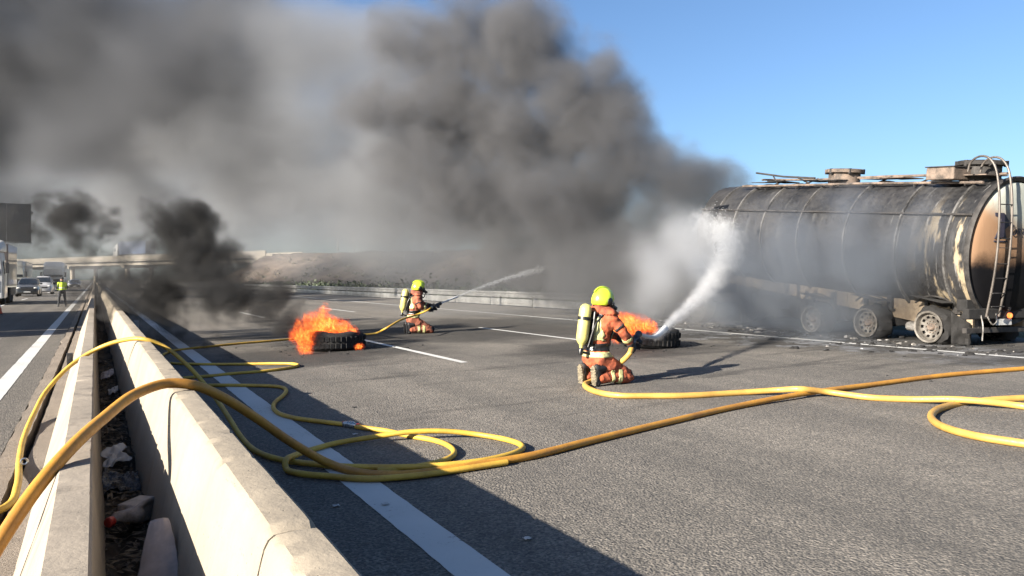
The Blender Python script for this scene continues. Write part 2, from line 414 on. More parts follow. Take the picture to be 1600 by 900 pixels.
# dry scrub on the bank and a green belt at its foot
def scrub(name, spots, seed, mat, size):
    r = random.Random(seed); g = MB()
    for c, rad, n in spots:
        for k in range(n):
            q = Vector((r.gauss(0, .45), r.gauss(0, .45), abs(r.gauss(0, .4))))*rad + c
            t = Vector((r.uniform(-1, 1), r.uniform(-1, 1), r.uniform(-.2, 1))).normalized(); w = t.orthogonal().normalized(); w.rotate(Quaternion(t, r.uniform(0, 6.3)))
            s = size*r.uniform(.6, 1.5); g.add([q - t*s, q + w*s*.5, q + t*s, q - w*s*.5], [(0, 1, 2, 3)])
    return tag(g.build(name, mat), kind='stuff')
rnd = random.Random(8); sp = []
for k in range(240):
    s = rnd.uniform(-3, 120); off = rnd.uniform(4, 17); z = (17-off)/13*6 + .2
    p = A0 + dv*s + nv*off; sp.append((Vector((p.x, p.y, z)), rnd.uniform(.35, .95), 26))
M['dry'] = simple('dry_scrub', (.17, .14, .075), .9, 0, .5, .6, dark=(.05, .06, .03))
scrub('dry_scrub_vegetation', sp, 1, M['dry'], .16)
sp = []
for k in range(330):
    Y = rnd.uniform(28, 150); X = rnd.uniform(18.6, 24 + .05*Y); sp.append((Vector((X, Y, .4)), rnd.uniform(.5, 1.1), 34))
scrub('green_verge_vegetation', sp, 2, M['leaf'], .15)

BR = empty('overpass', A0, 0, 'pale concrete overpass crossing the motorway behind the queued traffic', 'overpass')
def loc(s, off, z): return dv*s + nv*off + Vector((0, 0, z))
def slab(s0, s1, o0, o1, z0, z1, mb=None, bow=0):
    mb = mb or MB()
    return mb.add([loc(s, o, z) for s in (s0, s1) for o, z in ((o0, z0), (o1, z0), (o1, z1), (o0, z1))], [(0, 1, 2, 3), (7, 6, 5, 4), (0, 4, 5, 1), (1, 5, 6, 2), (2, 6, 7, 3), (3, 7, 4, 0)])
slab(-170, 2, -4.6, 4.6, 5.95, 6.6).build('deck', M['bridge'], BR)
for o in (-3.2, 0, 3.2): slab(-170, 0, o-.5, o+.5, 5.05, 5.947).build('girder', M['bridge'], BR)
for o in (-4.75, 4.45):
    for k in range(17): slab(-170 + 10*k, -160.03 + 10*k, o, o+.3, 6.25, 7.35).build('parapet', M['bridge'], BR)
for s in (-28, -56, -84, -112, -140):
    for o in (-3, 3): MB().lathe([(.55, -.8), (.55, 5.0)], 14, Matrix.Translation(loc(s, o, 0))).build('pier', M['bridge'], BR, True)
    slab(s-.7, s+.7, -4.2, 4.2, 4.4, 5.045).build('cross_head', M['bridge'], BR)
slab(-2.4, 1.0, -5.0, 5.6, -.8, 5.9).build('abutment', M['bridge'], BR)
for k, q in enumerate(((528, 388, 350), (552, 388, 354))):
    b0 = at(q[0], q[1], 140); o = MB().tube([b0 - Vector((0, 0, .6)), Vector((b0.x, b0.y, at(q[0], q[2], 140).z))], [.11, .07], 8).tube([Vector((b0.x, b0.y, at(q[0], q[2], 140).z)), Vector((b0.x, b0.y, at(q[0], q[2], 140).z)) + Vector((.5, .3, .15))], .05, 6).build('lamp_post', M['galv'])
    tag(o, ['thin grey lamp post on the embankment, the one nearer the overpass', 'thin grey lamp post on the embankment, the one farther from the overpass'][k], 'lamp post', 'posts on the embankment')
for k, x in enumerate((35, 73)):
    q = A0 + loc({35: -90, 73: -70}[x], -3.6, 6.6); o = MB().tube([q, q + Vector((0, 0, 5.4))], [.12, .07], 8).tube([q + Vector((0, 0, 5.35)), q + Vector((1.2, .4, 5.6))], .06, 6).build('lamp_post', M['galv'])
    tag(o, ['thin lamp post on the overpass, farthest towards the sign gantry', 'thin lamp post on the overpass between the gantry and the blue lorry'][k], 'lamp post', 'posts on the overpass')

# ------------------------------------------------------------------ sign gantry at the far left
M['signback'] = simple('sign_back', (.05, .055, .06), .5, .3, .2, .6)
SG = empty('sign_gantry', (-15.2, 62, 0), 0, 'dark grey overhead sign gantry reaching over the queued traffic', 'sign gantry')
MB().box((0, 0, 4.2), (.45, .45, 8.4)).build('post', M['galv'], SG, bevel=.03)
for z in (4.9, 6.2): MB().tube([(0, 0, z), (11.4, 0, z)], .12, 10).build('arm', M['galv'], SG, True)
for k in range(9): MB().tube([(1.1*k, 0, 4.9 if k % 2 else 6.2), (1.1*k + 1.1, 0, 6.2 if k % 2 else 4.9)], .05, 6).build('brace', M['galv'], SG)
for k in range(3): MB().box((7.7 + 1.45*k, -.32, 5.46), (1.43, .14, 2.65)).build('sign_panel', M['signback'], SG, bevel=.02)
MB().box((9.15, -.24, 4.09), (4.4, .1, .08)).build('sign_frame', M['galv'], SG)

# ------------------------------------------------------------------ queued traffic
M['tyre'] = simple('tyre_rubber', (.02, .02, .02), .85, 0, .3, 6)
M['glass'] = simple('dark_glass', (.02, .025, .03), .12, 0, .1, 1, coat=.5)
M['lampglass'] = simple('lamp_glass', (.75, .75, .72), .2, 0, .1, 3, coat=.6)
M['plate'] = simple('number_plate', (.7, .7, .68), .5)
M['chrome'] = simple('bright_metal', (.6, .6, .6), .3, .9, .2, 4)
M['darkplastic'] = simple('dark_plastic', (.03, .03, .032), .6)
def paintm(name, c): return simple(name, c, .35, 0, .12, .8, coat=.5)
wheel_me = {}
def wheel(parent, loc_, r, w, name='wheel'):
    k = (r, w)
    if k not in wheel_me:
        Mx = Matrix.Rotation(math.pi/2, 4, 'Y')
        wheel_me[k] = (MB().lathe([(r*.6, -w/2), (r*.95, -w/2), (r, -w*.35), (r, w*.35), (r*.95, w/2), (r*.6, w/2)], 24, Mx).mesh('tyre'),
                       MB().lathe([(r*.1, w*.28), (r*.3, w*.3), (r*.5, w*.2), (r*.62, w*.51), (r*.62, -w*.51), (r*.3, -w*.3)], 20, Mx).mesh('rim'))
    t = link(name, wheel_me[k][0], M['tyre'], parent, True); t.location = loc_
    q = link('rim', wheel_me[k][1], M['chrome'], t, True)
def section(stations, rnd_=.12):
    """loft of rounded cross sections: (y, half width, z0, z1, top width factor)"""
    g = MB(); n = 16
    for y, hw, z0, z1, tw in stations:
        ring = [(-1, .0), (-1, .25), (-1, .5), (-.985, .62), (-.96*tw, .8), (-.93*tw, .93), (-.8*tw, 1), (-.3*tw, 1.02), (.3*tw, 1.02), (.8*tw, 1), (.93*tw, .93), (.96*tw, .8), (.985, .62), (1, .5), (1, .25), (1, 0)]
        for a, b in ring: g.v.append((a*hw, y, z0 + (z1-z0)*b))
    for j in range(len(stations)-1):
        for i in range(n): g.f.append((j*n+i, j*n+(i+1) % n, (j+1)*n+(i+1) % n, (j+1)*n+i))
    g.f.append(tuple(range(n))); g.f.append(tuple((len(stations)-1)*n+i for i in range(n))); return g
def car(loc_, rz, label, paint, suv=1.0, group='cars held in the queue'):
    """front of the car points to -Y"""
    c = empty('parked_car', loc_, rz, label, 'car', group); h = suv
    section([(-2.15, .70, .32, .62, .95), (-2.08, .82, .24, .74*h, .94), (-1.7, .89, .22, .86*h, .93), (-1.0, .9, .22, .98*h, .92), (-.3, .91, .22, 1.0*h, .93), (1.2, .91, .22, 1.0*h, .93), (1.9, .88, .24, .98*h, .92), (2.15, .8, .3, .85*h, .92)]).build('body', paint, c, True)
    cab = section([(-1.05, .80, .9*h, .97*h, .9), (-.35, .80, .9*h, 1.40*h, .8), (.2, .80, .9*h, 1.5*h, .78), (1.2, .80, .9*h, 1.48*h, .78), (1.85, .78, .9*h, 1.2*h, .8), (2.0, .76, .9*h, .98*h, .85)]).build('cabin', paint, c, True)
    MB().add([(-.70, -1.02, .99*h), (.70, -1.02, .99*h), (.58, -.40, 1.38*h), (-.58, -.40, 1.38*h)], [(0, 1, 2, 3)]).build('windscreen', M['glass'], c).location = (0, -.03, .02)
    for s in (-1, 1):
        MB().add([(s*.80, -.6, 1.0*h), (s*.80, 1.4, 1.0*h), (s*.66, 1.1, 1.4*h), (s*.66, -.15, 1.4*h)], [(0, 1, 2, 3)]).build('side_window', M['glass'], c).location = (s*.025, 0, 0)
        MB().ball((s*.62, -2.06, .68*h), (.17, .08, .08)).build('headlight', M['lampglass'], c, True)
        MB().ball((s*.98, -.55, 1.02*h), (.1, .06, .08)).build('mirror', paint, c, True)
        for y in (-1.35, 1.35): wheel(c, (s*.80, y, .33), .33, .22)
    MB().box((0, -2.12, .56*h), (.9, .08, .16)).build('grille', M['darkplastic'], c, bevel=.02)
    MB().box((0, -2.17, .42), (.52, .02, .11)).build('number_plate', M['plate'], c)
    return c
def lorry(loc_, rz, label, cabm, boxm, L=13.0, H=4.0, group='lorries held in the queue'):
    c = empty('lorry', loc_, rz, label, 'lorry', group)
    section([(-.02, 1.16, .45, 2.95, .98), (.12, 1.24, .4, 3.1, .97), (1.2, 1.25, .4, 3.3, .96), (2.1, 1.25, .45, 3.3, .96)]).build('cab', cabm, c, True)
    section([(.35, 1.05, 3.2, 3.3, .95), (1.0, 1.15, 3.2, 3.7, .92), (2.1, 1.2, 3.2, 3.95, .95)]).build('wind_deflector', cabm, c, True)
    MB().add([(-1.08, -.03, 1.85), (1.08, -.03, 1.85), (1.04, .08, 2.72), (-1.04, .08, 2.72)], [(0, 1, 2, 3)]).build('windscreen', M['glass'], c).location = (0, -.03, 0)
    MB().box((0, -.05, 1.2), (1.5, .07, .75)).build('grille', M['darkplastic'], c, bevel=.03)
    MB().box((0, -.06, .55), (2.4, .16, .36)).build('bumper', cabm, c, bevel=.05)
    MB().box((0, -.15, .5), (.55, .02, .12)).build('number_plate', M['plate'], c)
    for s in (-1, 1):
        MB().ball((s*.95, -.07, .72), (.2, .07, .11)).build('headlight', M['lampglass'], c, True)
        MB().box((s*1.42, .0, 2.2), (.2, .12, .62)).bar((s*1.2, .15, 2.5), (s*1.42, .02, 2.5), .04).build('mirror', M['darkplastic'], c, bevel=.03)
        MB().add([(s*1.26, .35, 1.85), (s*1.26, 1.25, 1.85), (s*1.23, 1.2, 2.65), (s*1.23, .5, 2.65)], [(0, 1, 2, 3)]).build('side_window', M['glass'], c).location = (s*.012, 0, 0)
        for y in (1.3, 4.4, L-4, L-2.7): wheel(c, (s*1.05, y, .5), .5, .32)
        MB().box((s*.5, L/2 + 1, .8), (.12, L - 2.2, .25)).build('chassis_rail', M['darkplastic'], c)
    MB().box((0, (L + 2.6)/2, (H + 1.1)/2), (2.5, L - 2.6, H - 1.1)).build('cargo_box', boxm, c, bevel=.04)
    for s in (-1, 1): MB().box((s*1.2, L/2 + 2, .75), (.05, L*.4, .5)).build('side_guard', M['darkplastic'], c)
    return c
PW = paintm('white_paint', (.75, .75, .73)); PG = paintm('grey_paint', (.18, .19, .21)); PK = paintm('black_paint', (.03, .032, .036)); PB = paintm('blue_paint', (.08, .13, .26)); PR = paintm('brown_grey_box', (.16, .14, .14)); PS = paintm('silver_paint', (.5, .5, .52))
lorry((-5.95, 53.0, 0), 0, 'white lorry with brown-grey cargo box at the head of the queue', PW, PR, 8.6, 3.75)
lorry((-9.0, 112, 0), 0, 'cream-white lorry with tall cab behind the black car', paintm('cream_paint', (.72, .70, .6)), PG, 14, 3.85)
lorry((-4.9, 118, 0), 0, 'pale lorry queued behind the officer in the yellow vest', PW, PS, 14, 3.8)
car((-5.2, 80, 0), 0, 'black off-road car facing the officer in the queue', PK, 1.12)
car((-8.4, 86, 0), 0, 'white car queued beside the brown-grey lorry', PW, 1.0)
car((-4.7, 92, 0), 0, 'silver-grey van-like car tucked behind the black car', PS, 1.25)
car((-2.9, 146, 0), 0, 'dark car with headlights lit far back next to the barrier', PK, 1.05)
car((-3.6, 165, 0), 0, 'far silver car almost lost in smoke under the overpass', PS, 1.0)
for k, (x, y) in enumerate(((11.5, 200), (11.6, 212), (15, 206), (7.6, 205), (7.6, 216))):
    car((x, y, cross(x)), math.pi, ['white car stopped on the far carriageway, nearest of its queue', 'grey car stopped behind the far white car', 'pale car on the far hard shoulder below the overpass', 'blue car in the middle lane below the overpass', 'last pale car of the far middle lane'][k], [PW, PG, PS, PB, PW][k], 1.0, 'cars stopped under the overpass')
lorry((-9.2, 22.5, 0), 0, 'unseen lorry added beyond the view to throw the long shadow across the carriageway', PW, PG, 17, 4.0)  # added outside the view to cast the shadow band on the left carriageway
bl = lorry(A0 + loc(-62, 2.2, 6.62), math.atan2(dv.y, dv.x) + math.pi/2 + math.pi, 'lorry with blue cargo box crossing the overpass', PW, PB, 15, 4.2, 'lorries')
# traffic cone at the left edge
CN = empty('traffic_cone', ground(-3, 491, zf=0), 0, 'orange traffic cone standing on the road before the lorry', 'traffic cone')
M['cone'] = simple('cone_orange', (.75, .10, .03), .55); 
MB().lathe([(.17, .03), (.15, .08), (.03, .68), (.02, .70)], 20).build('cone_body', M['cone'], CN, True)
MB().box((0, 0, .015), (.4, .4, .03)).build('base', M['darkplastic'], CN, bevel=.01)
MB().lathe([(.105, .30), (.075, .44)], 20, cap=False).build('reflective_band', M['plate'], CN, True).scale = (1.04, 1.04, 1)
# ------------------------------------------------------------------ burnt-out road tanker
TA = Vector((.1417, .9899, 0)); TROOT = Vector((15.42, 7.93, cross(15.4)))
TRZ = math.atan2(TA.y, TA.x) - math.pi/2; TILT = R_(5.7); TZ = 2.17 - TROOT.z; TR = 1.27; TL = 8.5
def tank_mat():
    m, nt, b = new_mat('scorched_tank'); tc = nt.n('ShaderNodeTexCoord').outputs['Object']; x, y, z = nt.sep(tc)
    st = nt.noise(nt.vm('MULTIPLY', tc, (1.2, 3.2, .45)), 1.5, 7, .68); n2 = nt.noise(tc, 9, 5, .7); n3 = nt.noise(tc, 1.1, 5, .6)
    col = nt.mix(nt.ramp(n3, .35, .65), (.010, .010, .011), (.034, .033, .034))
    col = nt.mix(nt.m('MULTIPLY', nt.ramp(st, .56, .68), .5), col, (.10, .10, .10))
    rear = nt.m('MULTIPLY', nt.ramp(y, .1, 1.5, 1, 0), nt.ramp(z, 1.05, .4, 0, 1))
    tan = nt.noise(nt.vm('MULTIPLY', tc, (1, 2.6, .8)), 1.15, 5, .6)
    col = nt.mix(nt.m('MULTIPLY', nt.ramp(tan, .53, .60), rear), col, nt.mix(n2, (.34, .26, .155), (.44, .37, .26)))
    run = nt.noise(nt.vm('MULTIPLY', tc, (1, 9, .5)), 1.5, 5, .65)
    col = nt.mix(nt.m('MULTIPLY', nt.ramp(run, .60, .66), nt.ramp(y, 0, 3.2, .8, .08)), col, (.38, .37, .36))
    nt.put(b.inputs['Base Color'], col); nt.put(b.inputs['Roughness'], nt.ramp(n2, .3, .7, .42, .75))
    nt.put(b.inputs['Metallic'], nt.ramp(run, .58, .68, .0, .5)); bump(nt, b, nt.m('ADD', n2, nt.m('MULTIPLY', st, 1.5)), .02, .5); return m
def end_mat():
    m, nt, b = new_mat('scorched_tank_end'); tc = nt.n('ShaderNodeTexCoord').outputs['Object']; x, y, z = nt.sep(tc)
    w = nt.noise(tc, 1.6, 6, .65); w2 = nt.noise(nt.vm('MULTIPLY', tc, (5, 1, .5)), 1.5, 5, .7)
    h = nt.m('ADD', nt.m('ADD', z, nt.m('MULTIPLY', x, -.12)), nt.m('MULTIPLY', nt.m('SUBTRACT', w, .5), .7))
    up = nt.mix(nt.ramp(nt.m('ADD', nt.m('ADD', z, nt.m('MULTIPLY', x, .55)), nt.m('MULTIPLY', nt.m('SUBTRACT', w, .5), .5)), .05, .62), (.27, .165, .10), (.40, .42, .38))
    up = nt.mix(nt.m('MULTIPLY', nt.ramp(w2, .5, .7), .5), up, (.16, .10, .07))
    col = nt.mix(nt.ramp(h, -.25, .12), (.005, .005, .0065), up)
    nt.put(b.inputs['Base Color'], col); nt.put(b.inputs['Roughness'], nt.ramp(w, .3, .7, .55, .8)); b.inputs['Specular IOR Level'].default_value = .12
    bump(nt, b, w2, .01, .3); return m
M['tank'] = tank_mat(); M['tank_end'] = end_mat()
M['scorch'] = simple('scorched_steel', (.05, .045, .042), .7, .2, .6, 5, dark=(.012, .011, .011), bmp=.01)
M['rust'] = simple('burnt_rust', (.22, .165, .13), .8, .1, .5, 4, dark=(.05, .042, .036), bmp=.01)
M['bare'] = simple('bare_aluminium', (.55, .53, .50), .45, .5, .4, 5, dark=(.18, .16, .14), bmp=.006)
M['rib'] = simple('scorched_rib', (.15, .145, .14), .55, .3, .6, 2.2, dark=(.03, .028, .026), bmp=.006)
M['ladder'] = simple('heat_stained_steel', (.15, .13, .115), .5, .4, .3, 4)
M['rimmetal'] = simple('sooty_rim', (.19, .175, .155), .6, .3, .5, 7, dark=(.08, .07, .06))
M['beam'] = simple('scorched_cream_beam', (.30, .24, .165), .7, 0, .35, 1.3, dark=(.16, .12, .085), bmp=.01)
M['soot'] = simple('soot', (.014, .013, .013), .9, 0, .5, 7, bmp=.015)
M['logo'] = simple('logo_dark', (.02, .018, .035), .6)
TK = empty('tanker_trailer', TROOT, TRZ, 'burnt-out road tanker trailer with sooty ribbed tank, standing on bare wheel rims', 'tanker')
ROUND = ('tank_shell', 'front_end', 'rear_end', 'rear_rim', 'rib', 'side_seam', 'document_box', 'emblem', 'emblem_line', 'lettering')
def settle(o):
    n_ = o.name.split('.')[0]
    o.location.y -= .28                                        # overhang behind the last axle
    if n_ in ROUND: o.scale = (.96, 1, 1.1); o.location.z = TZ - .13       # the barrel is taller than wide
    if n_ in ('chassis_beam', 'beam_rib', 'cross_member', 'tank_saddle'): o.location.z = TZ - .16
def tk(mb, name, mat, parent=None, smooth=False, bevel=0, angle=40, flat=False):
    o = mb.build(name, mat, parent or TK, smooth, bevel, angle)
    if parent is None and not flat: o.location = (0, 0, TZ); o.rotation_euler = (TILT, 0, 0); settle(o)
    return o
RX = Matrix.Rotation(-math.pi/2, 4, 'X')                     # lathe Z -> +Y
# shell with dents, open at the rear where the dished end sits
g = MB(); n = 72; ny = 60
for j in range(ny+1):
    y = .02 + (TL-.02)*j/ny
    for k in range(n):
        a = 2*math.pi*k/n; w = noise.fractal((math.cos(a)*1.7, y*.8, math.sin(a)*1.7), 1, 2, 4)
        r = TR - .012 + .022*w; g.v.append((r*math.cos(a), y, r*math.sin(a)))
for j in range(ny):
    for k in range(n): g.f.append((j*n+k, j*n+(k+1) % n, (j+1)*n+(k+1) % n, (j+1)*n+k))
shell = tk(g, 'tank_shell', M['tank'], None, True, angle=60)
tk(MB().lathe([(TR-.02, 0.0), (TR-.10, .10), (TR-.3, .2), (TR*.5, .29), (.001, .33)], 64, Matrix.Translation((0, TL, 0)) @ RX, cap=False), 'front_end', M['tank'], None, True, angle=80)
tk(MB().lathe([(TR-.06, .03), (TR-.09, -.03), (TR-.2, -.075), (TR*.72, -.13), (TR*.4, -.175), (.001, -.19)], 64, RX, cap=False), 'rear_end', M['tank_end'], None, True, angle=80)
tk(MB().lathe([(TR-.05, -.01), (TR+.02, -.045), (TR+.04, -.01), (TR+.035, .05), (TR-.02, .055)], 64, RX, cap=False), 'rear_rim', M['scorch'], None, True)
for y in (.48, 1.62, 3.0, 4.45, 5.75, 6.9, 7.75):
    prof_ = [(TR-.02, y-.03), (TR+.03, y-.022), (TR+.032, y+.02), (TR-.02, y+.03)]
    tk(MB().lathe(prof_, 56, RX, cap=False), 'rib', M['rib'], None, True)
a = R_(152)
tk(MB().tube([((TR+.035)*math.cos(a), y, (TR+.035)*math.sin(a)) for y in (.05, 2, 4, 6, TL)], .022, 8), 'side_seam', M['scorch'], None, True)
# top walkway with rails, hatch domes
for sx in (-.62, .02):
    tk(MB().tube([(sx, .25, TR + (.1 if sx > -.3 else -.1)), (sx, 3, TR + (.13 if sx > -.3 else -.06)), (sx, 5.2, TR + (.11 if sx > -.3 else -.06)), (sx, 7.3, TR + (.16 if sx > -.3 else -.05))], .028, 8), 'walkway_rail', M['rust'], None, True)
for k in range(11):
    y = .5 + .62*k
    if k % 3 != 2: tk(MB().box((-.3, y, TR + .055), (.6, .56, .02), Matrix.Rotation(.04*math.sin(k*3), 3, 'Y')), 'walkway_plate', M['rust' if k < 5 else 'scorch'])
for k in range(6): tk(MB().bar((-.66, .6 + 1.15*k, TR - .14), (.05, .6 + 1.15*k, TR + .14), .03), 'walkway_bracket', M['scorch'])
tk(MB().tube([(-.25, 5.0, TR + .13), (-.3, 6.1, TR + .2), (-.32, 7.15, TR + .33)], .025, 8).tube([(-.62, 5.9, TR - .03), (-.3, 6.5, TR + .25)], .02, 6).tube([(-.62, 4.8, TR - .02), (-.28, 5.6, TR + .17)], .02, 6), 'bent_handrail', M['scorch'], None, True)
for y, zt in ((4.25, .33), (.75, .36)):
    d = tk(MB().lathe([(.36, -.08), (.36, zt-.1), (.44, zt-.09), (.45, zt-.02), (.40, zt), (.30, zt-.03), (.001, zt-.03)], 36, Matrix.Translation((-.05, y, TR))), 'hatch', M['rust'] if y > 2 else M['scorch'], None, True)
    for k in range(6): MB().box((-.05 + .42*math.cos(k*1.047), y + .42*math.sin(k*1.047), TR + zt - .06), (.06, .06, .12)).build('hatch_clamp', M['scorch'], d)
tk(MB().box((-.62, 1.0, TR + .08), (.5, .62, .24)), 'valve_box', M['rust'], None, False, .02)
tk(MB().box((-.62, 1.0, TR + .215), (.54, .66, .02)), 'valve_box_lid', M['scorch'], None)
# ladder over the rear end
LD = tk(MB().box((-.67, -.30, -.05), (.3, .012, .012)), 'ladder', M['ladder'])
for sx in (-.84, -.50):
    path = [(sx, .42, TR + .10), (sx, .38, TR + .27), (sx, .24, TR + .37), (sx, .06, TR + .36), (sx, -.10, TR + .2), (sx, -.22, TR - .2), (sx, -.30, .3), (sx, -.30, -.5), (sx, -.22, -1.35)]
    MB().tube(smooth_path(path, .05), .021, 8).build('ladder_rail', M['ladder'], LD, True)
for z in (.75, .42, .12, -.35, -.62, -.9, -1.15): MB().tube([(-.84, -.3 + .05*max(0, z-.3), z), (-.50, -.3 + .05*max(0, z-.3), z)], .012, 6).build('rung', M['scorch'], LD, True)
# dark label panel and the lettering
tk(MB().box((-.60, -.125, .0), (.17, .012, .40)), 'document_box', M['scorch'], None, False, .004)
cu = bpy.data.curves.new('lettering', 'FONT'); cu.body = 'ORT'; cu.size = .17; cu.extrude = .003; cu.shear = .12; cu.space_character = 1.02
to = bpy.data.objects.new('lettering', cu); COL.objects.link(to)
bpy.context.view_layer.update()
me = bpy.data.meshes.new_from_object(to.evaluated_get(bpy.context.evaluated_depsgraph_get())); bpy.data.objects.remove(to)
wx = max(v.co.x for v in me.vertices)
def on_end(x, z):                                             # the dished end bulges towards -Y
    r = min(1, math.hypot(x, z)/TR); return -.205 + .17*r**2.4
for v in me.vertices: x, z = v.co.x*1.15 - .40, v.co.y + .29; v.co = (x, on_end(x, z) - .012 + v.co.z, z)
lt = link('lettering', me, M['logo'], TK); lt.location = (0, 0, TZ); lt.rotation_euler = (TILT, 0, 0); settle(lt)
def flat_on_end(polys, name):
    g = MB()
    for poly in polys:
        n = len(poly); g.add([(x, on_end(x, z) - .014, z) for x, z in poly] + [(x, on_end(x, z) + .01, z) for x, z in poly], [tuple(range(n)), tuple(range(2*n-1, n-1, -1))] + [(i, (i+1) % n, n+(i+1) % n, n+i) for i in range(n)])
    return tk(g, name, M['logo'])
flat_on_end([[(x*.8 - .42, z) for x, z in ((-.42, .66), (-.18, .66), (.0, .50), (.16, .45), (-.05, .44), (-.16, .38), (-.10, .22), (-.20, .25), (-.44, .22), (-.30, .42), (-.27, .56), (-.42, .60))]], 'emblem')
flat_on_end([[(-.78, .19), (-.47, .19), (-.47, .165), (-.78, .165)]], 'emblem_line')
# chassis beams, suspension, wheels on bare rims
for sx in (-.62, .62):
    poly = [(.05, -1.22), (1.0, -1.13), (2.4, -1.03), (5.0, -1.0), (7.6, -1.0), (7.6, -1.36), (4.6, -1.44), (2.4, -1.50), (.9, -1.56), (.05, -1.52)]
    g = MB().prism(poly, sx-.05, sx+.05, lambda a, b, t: (t, a, b)); tk(g, 'chassis_beam', M['beam'], None, False, .008)
    for y in (.7, 2.05, 3.3, 4.7, 6.2): tk(MB().box((sx*1.09, y, -1.27), (.012, .05, .38)), 'beam_rib', M['beam'])
for y in (.5, 2.3, 4.2, 6.4): tk(MB().box((0, y, -1.3), (1.13, .12, .25)), 'cross_member', M['scorch'])
for y in (.9, 3.2, 5.6): tk(MB().prism([(-.62, -1.0), (-.5, -1.1), (.5, -1.1), (.62, -1.0), (.9, -.9), (-.9, -.9)], y-.06, y+.06, lambda a, b, t: (a, t, b)), 'tank_saddle', M['scorch'])
inv = Matrix.Rotation(-TRZ, 3, 'Z')
WX = Matrix.Rotation(-math.pi/2, 4, 'Y')                      # lathe Z -> -X (outwards on the near side)
def burnt_wheel(y, sx, k):
    r = .34; w = empty('wheel', (sx, y, r - .01), 0); w.parent = TK; w.scale = (.93, .93, .93); w.rotation_euler = (0, 0, 0)
    s = -1 if sx < 0 else 1; Mx = WX if sx < 0 else WX.inverted()
    rim = MB().lathe([(.335, -.13), (.345, -.12), (.32, -.10), (.30, .0), (.32, .12), (.345, .135), (.335, .15), (.30, .14), (.285, .05), (.285, -.1)], 40, Mx, cap=False).build('rim', M['rimmetal'], w, True)
    disc = MB(); nn = 10                                       # disc with ten hand holes
    ring = lambda rr, zz: [Mx @ Vector((rr*math.cos(2*math.pi*i/80), rr*math.sin(2*math.pi*i/80), zz)) for i in range(80)]
    rs = [(.075, .02), (.16, .02), (.185, .035), (.235, .055), (.26, .05), (.288, .03)]
    for rr, zz in rs: disc.v += [tuple(p) for p in ring(rr, zz)]
    for j in range(len(rs)-1):
        for i in range(80):
            if j in (2,) and (i % 8) in (2, 3, 4, 5): continue
            disc.f.append((j*80+i, j*80+(i+1) % 80, (j+1)*80+(i+1) % 80, (j+1)*80+i))
    disc.build('wheel_disc', M['rimmetal'], w, True)
    MB().lathe([(.30, -.12), (.30, -.03), (.001, -.03)], 32, Mx, cap=False).build('brake_drum', M['soot'], w, True)
    MB().lathe([(.08, .0), (.08, .06), (.06, .09), (.001, .095)], 20, Mx, cap=False).build('hub', M['rust'], w, True)
    pass
    for i in range(10): q = 2*math.pi*i/10 + .3; MB().lathe([(.014, .02), (.014, .05), (.001, .052)], 6, Mx @ Matrix.Translation((.125*math.cos(q), .125*math.sin(q), 0)), cap=False).build('wheel_nut', M['rust'], w)
    g = MB(); rnd = random.Random(k); N = 48                    # charred tyre carcass behind the rim
    for j, (rr, zz) in enumerate(((.335, .10), (.40, .06), (.43, -.05), (.44, -.2), (.40, -.3), (.335, -.32))):
        for i in range(N):
            a_ = 2*math.pi*i/N; q = 1 + .19*noise.fractal((math.cos(a_)*2 + k*5, math.sin(a_)*2, j*.4), 1, 2, 4)
            p = Mx @ Vector((rr*q*math.cos(a_), rr*q*math.sin(a_), zz)); g.v.append((p.x, p.y, max(p.z, -r - .02)))
    for j in range(5):
        for i in range(N): g.f.append((j*N+i, j*N+(i+1) % N, (j+1)*N+(i+1) % N, (j+1)*N+i))
    g.build('tyre_carcass', M['soot'], w, True)
    for j, o in enumerate([q for q in w.children]): pass
    return w
wp = []
for k, (px, py) in enumerate(((1449, 538), (1364, 528), (1275, 521))):
    p = inv @ (ground(px, py) - TROOT); wp.append(p.y)
for k, y in enumerate((wp[0], wp[1], wp[2] + .1)):
    burnt_wheel(y, -.98, k); burnt_wheel(y, .98, k + 7)
    ax = MB().tube([(-.8, y, .36), (.8, y, .36)], .07, 12).build('axle', M['scorch'], TK, True)
    MB().box((-.68, y, .62), (.1, .8, .05)).box((-.68, y + .35, .75), (.1, .08, .3)).box((-.68, y - .3, .8), (.12, .12, .36)).build('suspension', M['scorch'], TK)
    MB().tube(smooth_path([(-.72, y - .35, .78), (-.92, y - .1, .92), (-.95, y + .15, .93), (-.85, y + .5, .8)], .04), .02, 6).build('air_line', M['scorch'], TK, True)
    MB().box((-.98, y + .02, .88), (.3, .75, .012), Matrix.Rotation(.18, 3, 'X')).build('mudguard_rest', M['soot'], TK)
g = MB(); rq = random.Random(6)                                 # burnt-out undercarriage: tanks, tyres and pipework fused to a black mass
for j in range(61):
    y = wp[0] - .5 + 6.2*j/60
    for i, (x_, z_) in enumerate(((-.55, .30), (-.62, .55), (-.56, .95), (.56, .95), (.62, .55), (.55, .30))):
        q = noise.fractal((x_*2, y*2.3, z_*3), 1, 2, 5); g.v.append((x_ + .12*q, y, z_ + .10*q))
for j in range(60):
    for i in range(6): g.f.append((j*6+i, j*6+(i+1) % 6, (j+1)*6+(i+1) % 6, (j+1)*6+i))
g.build('charred_undercarriage', M['soot'], TK, True)
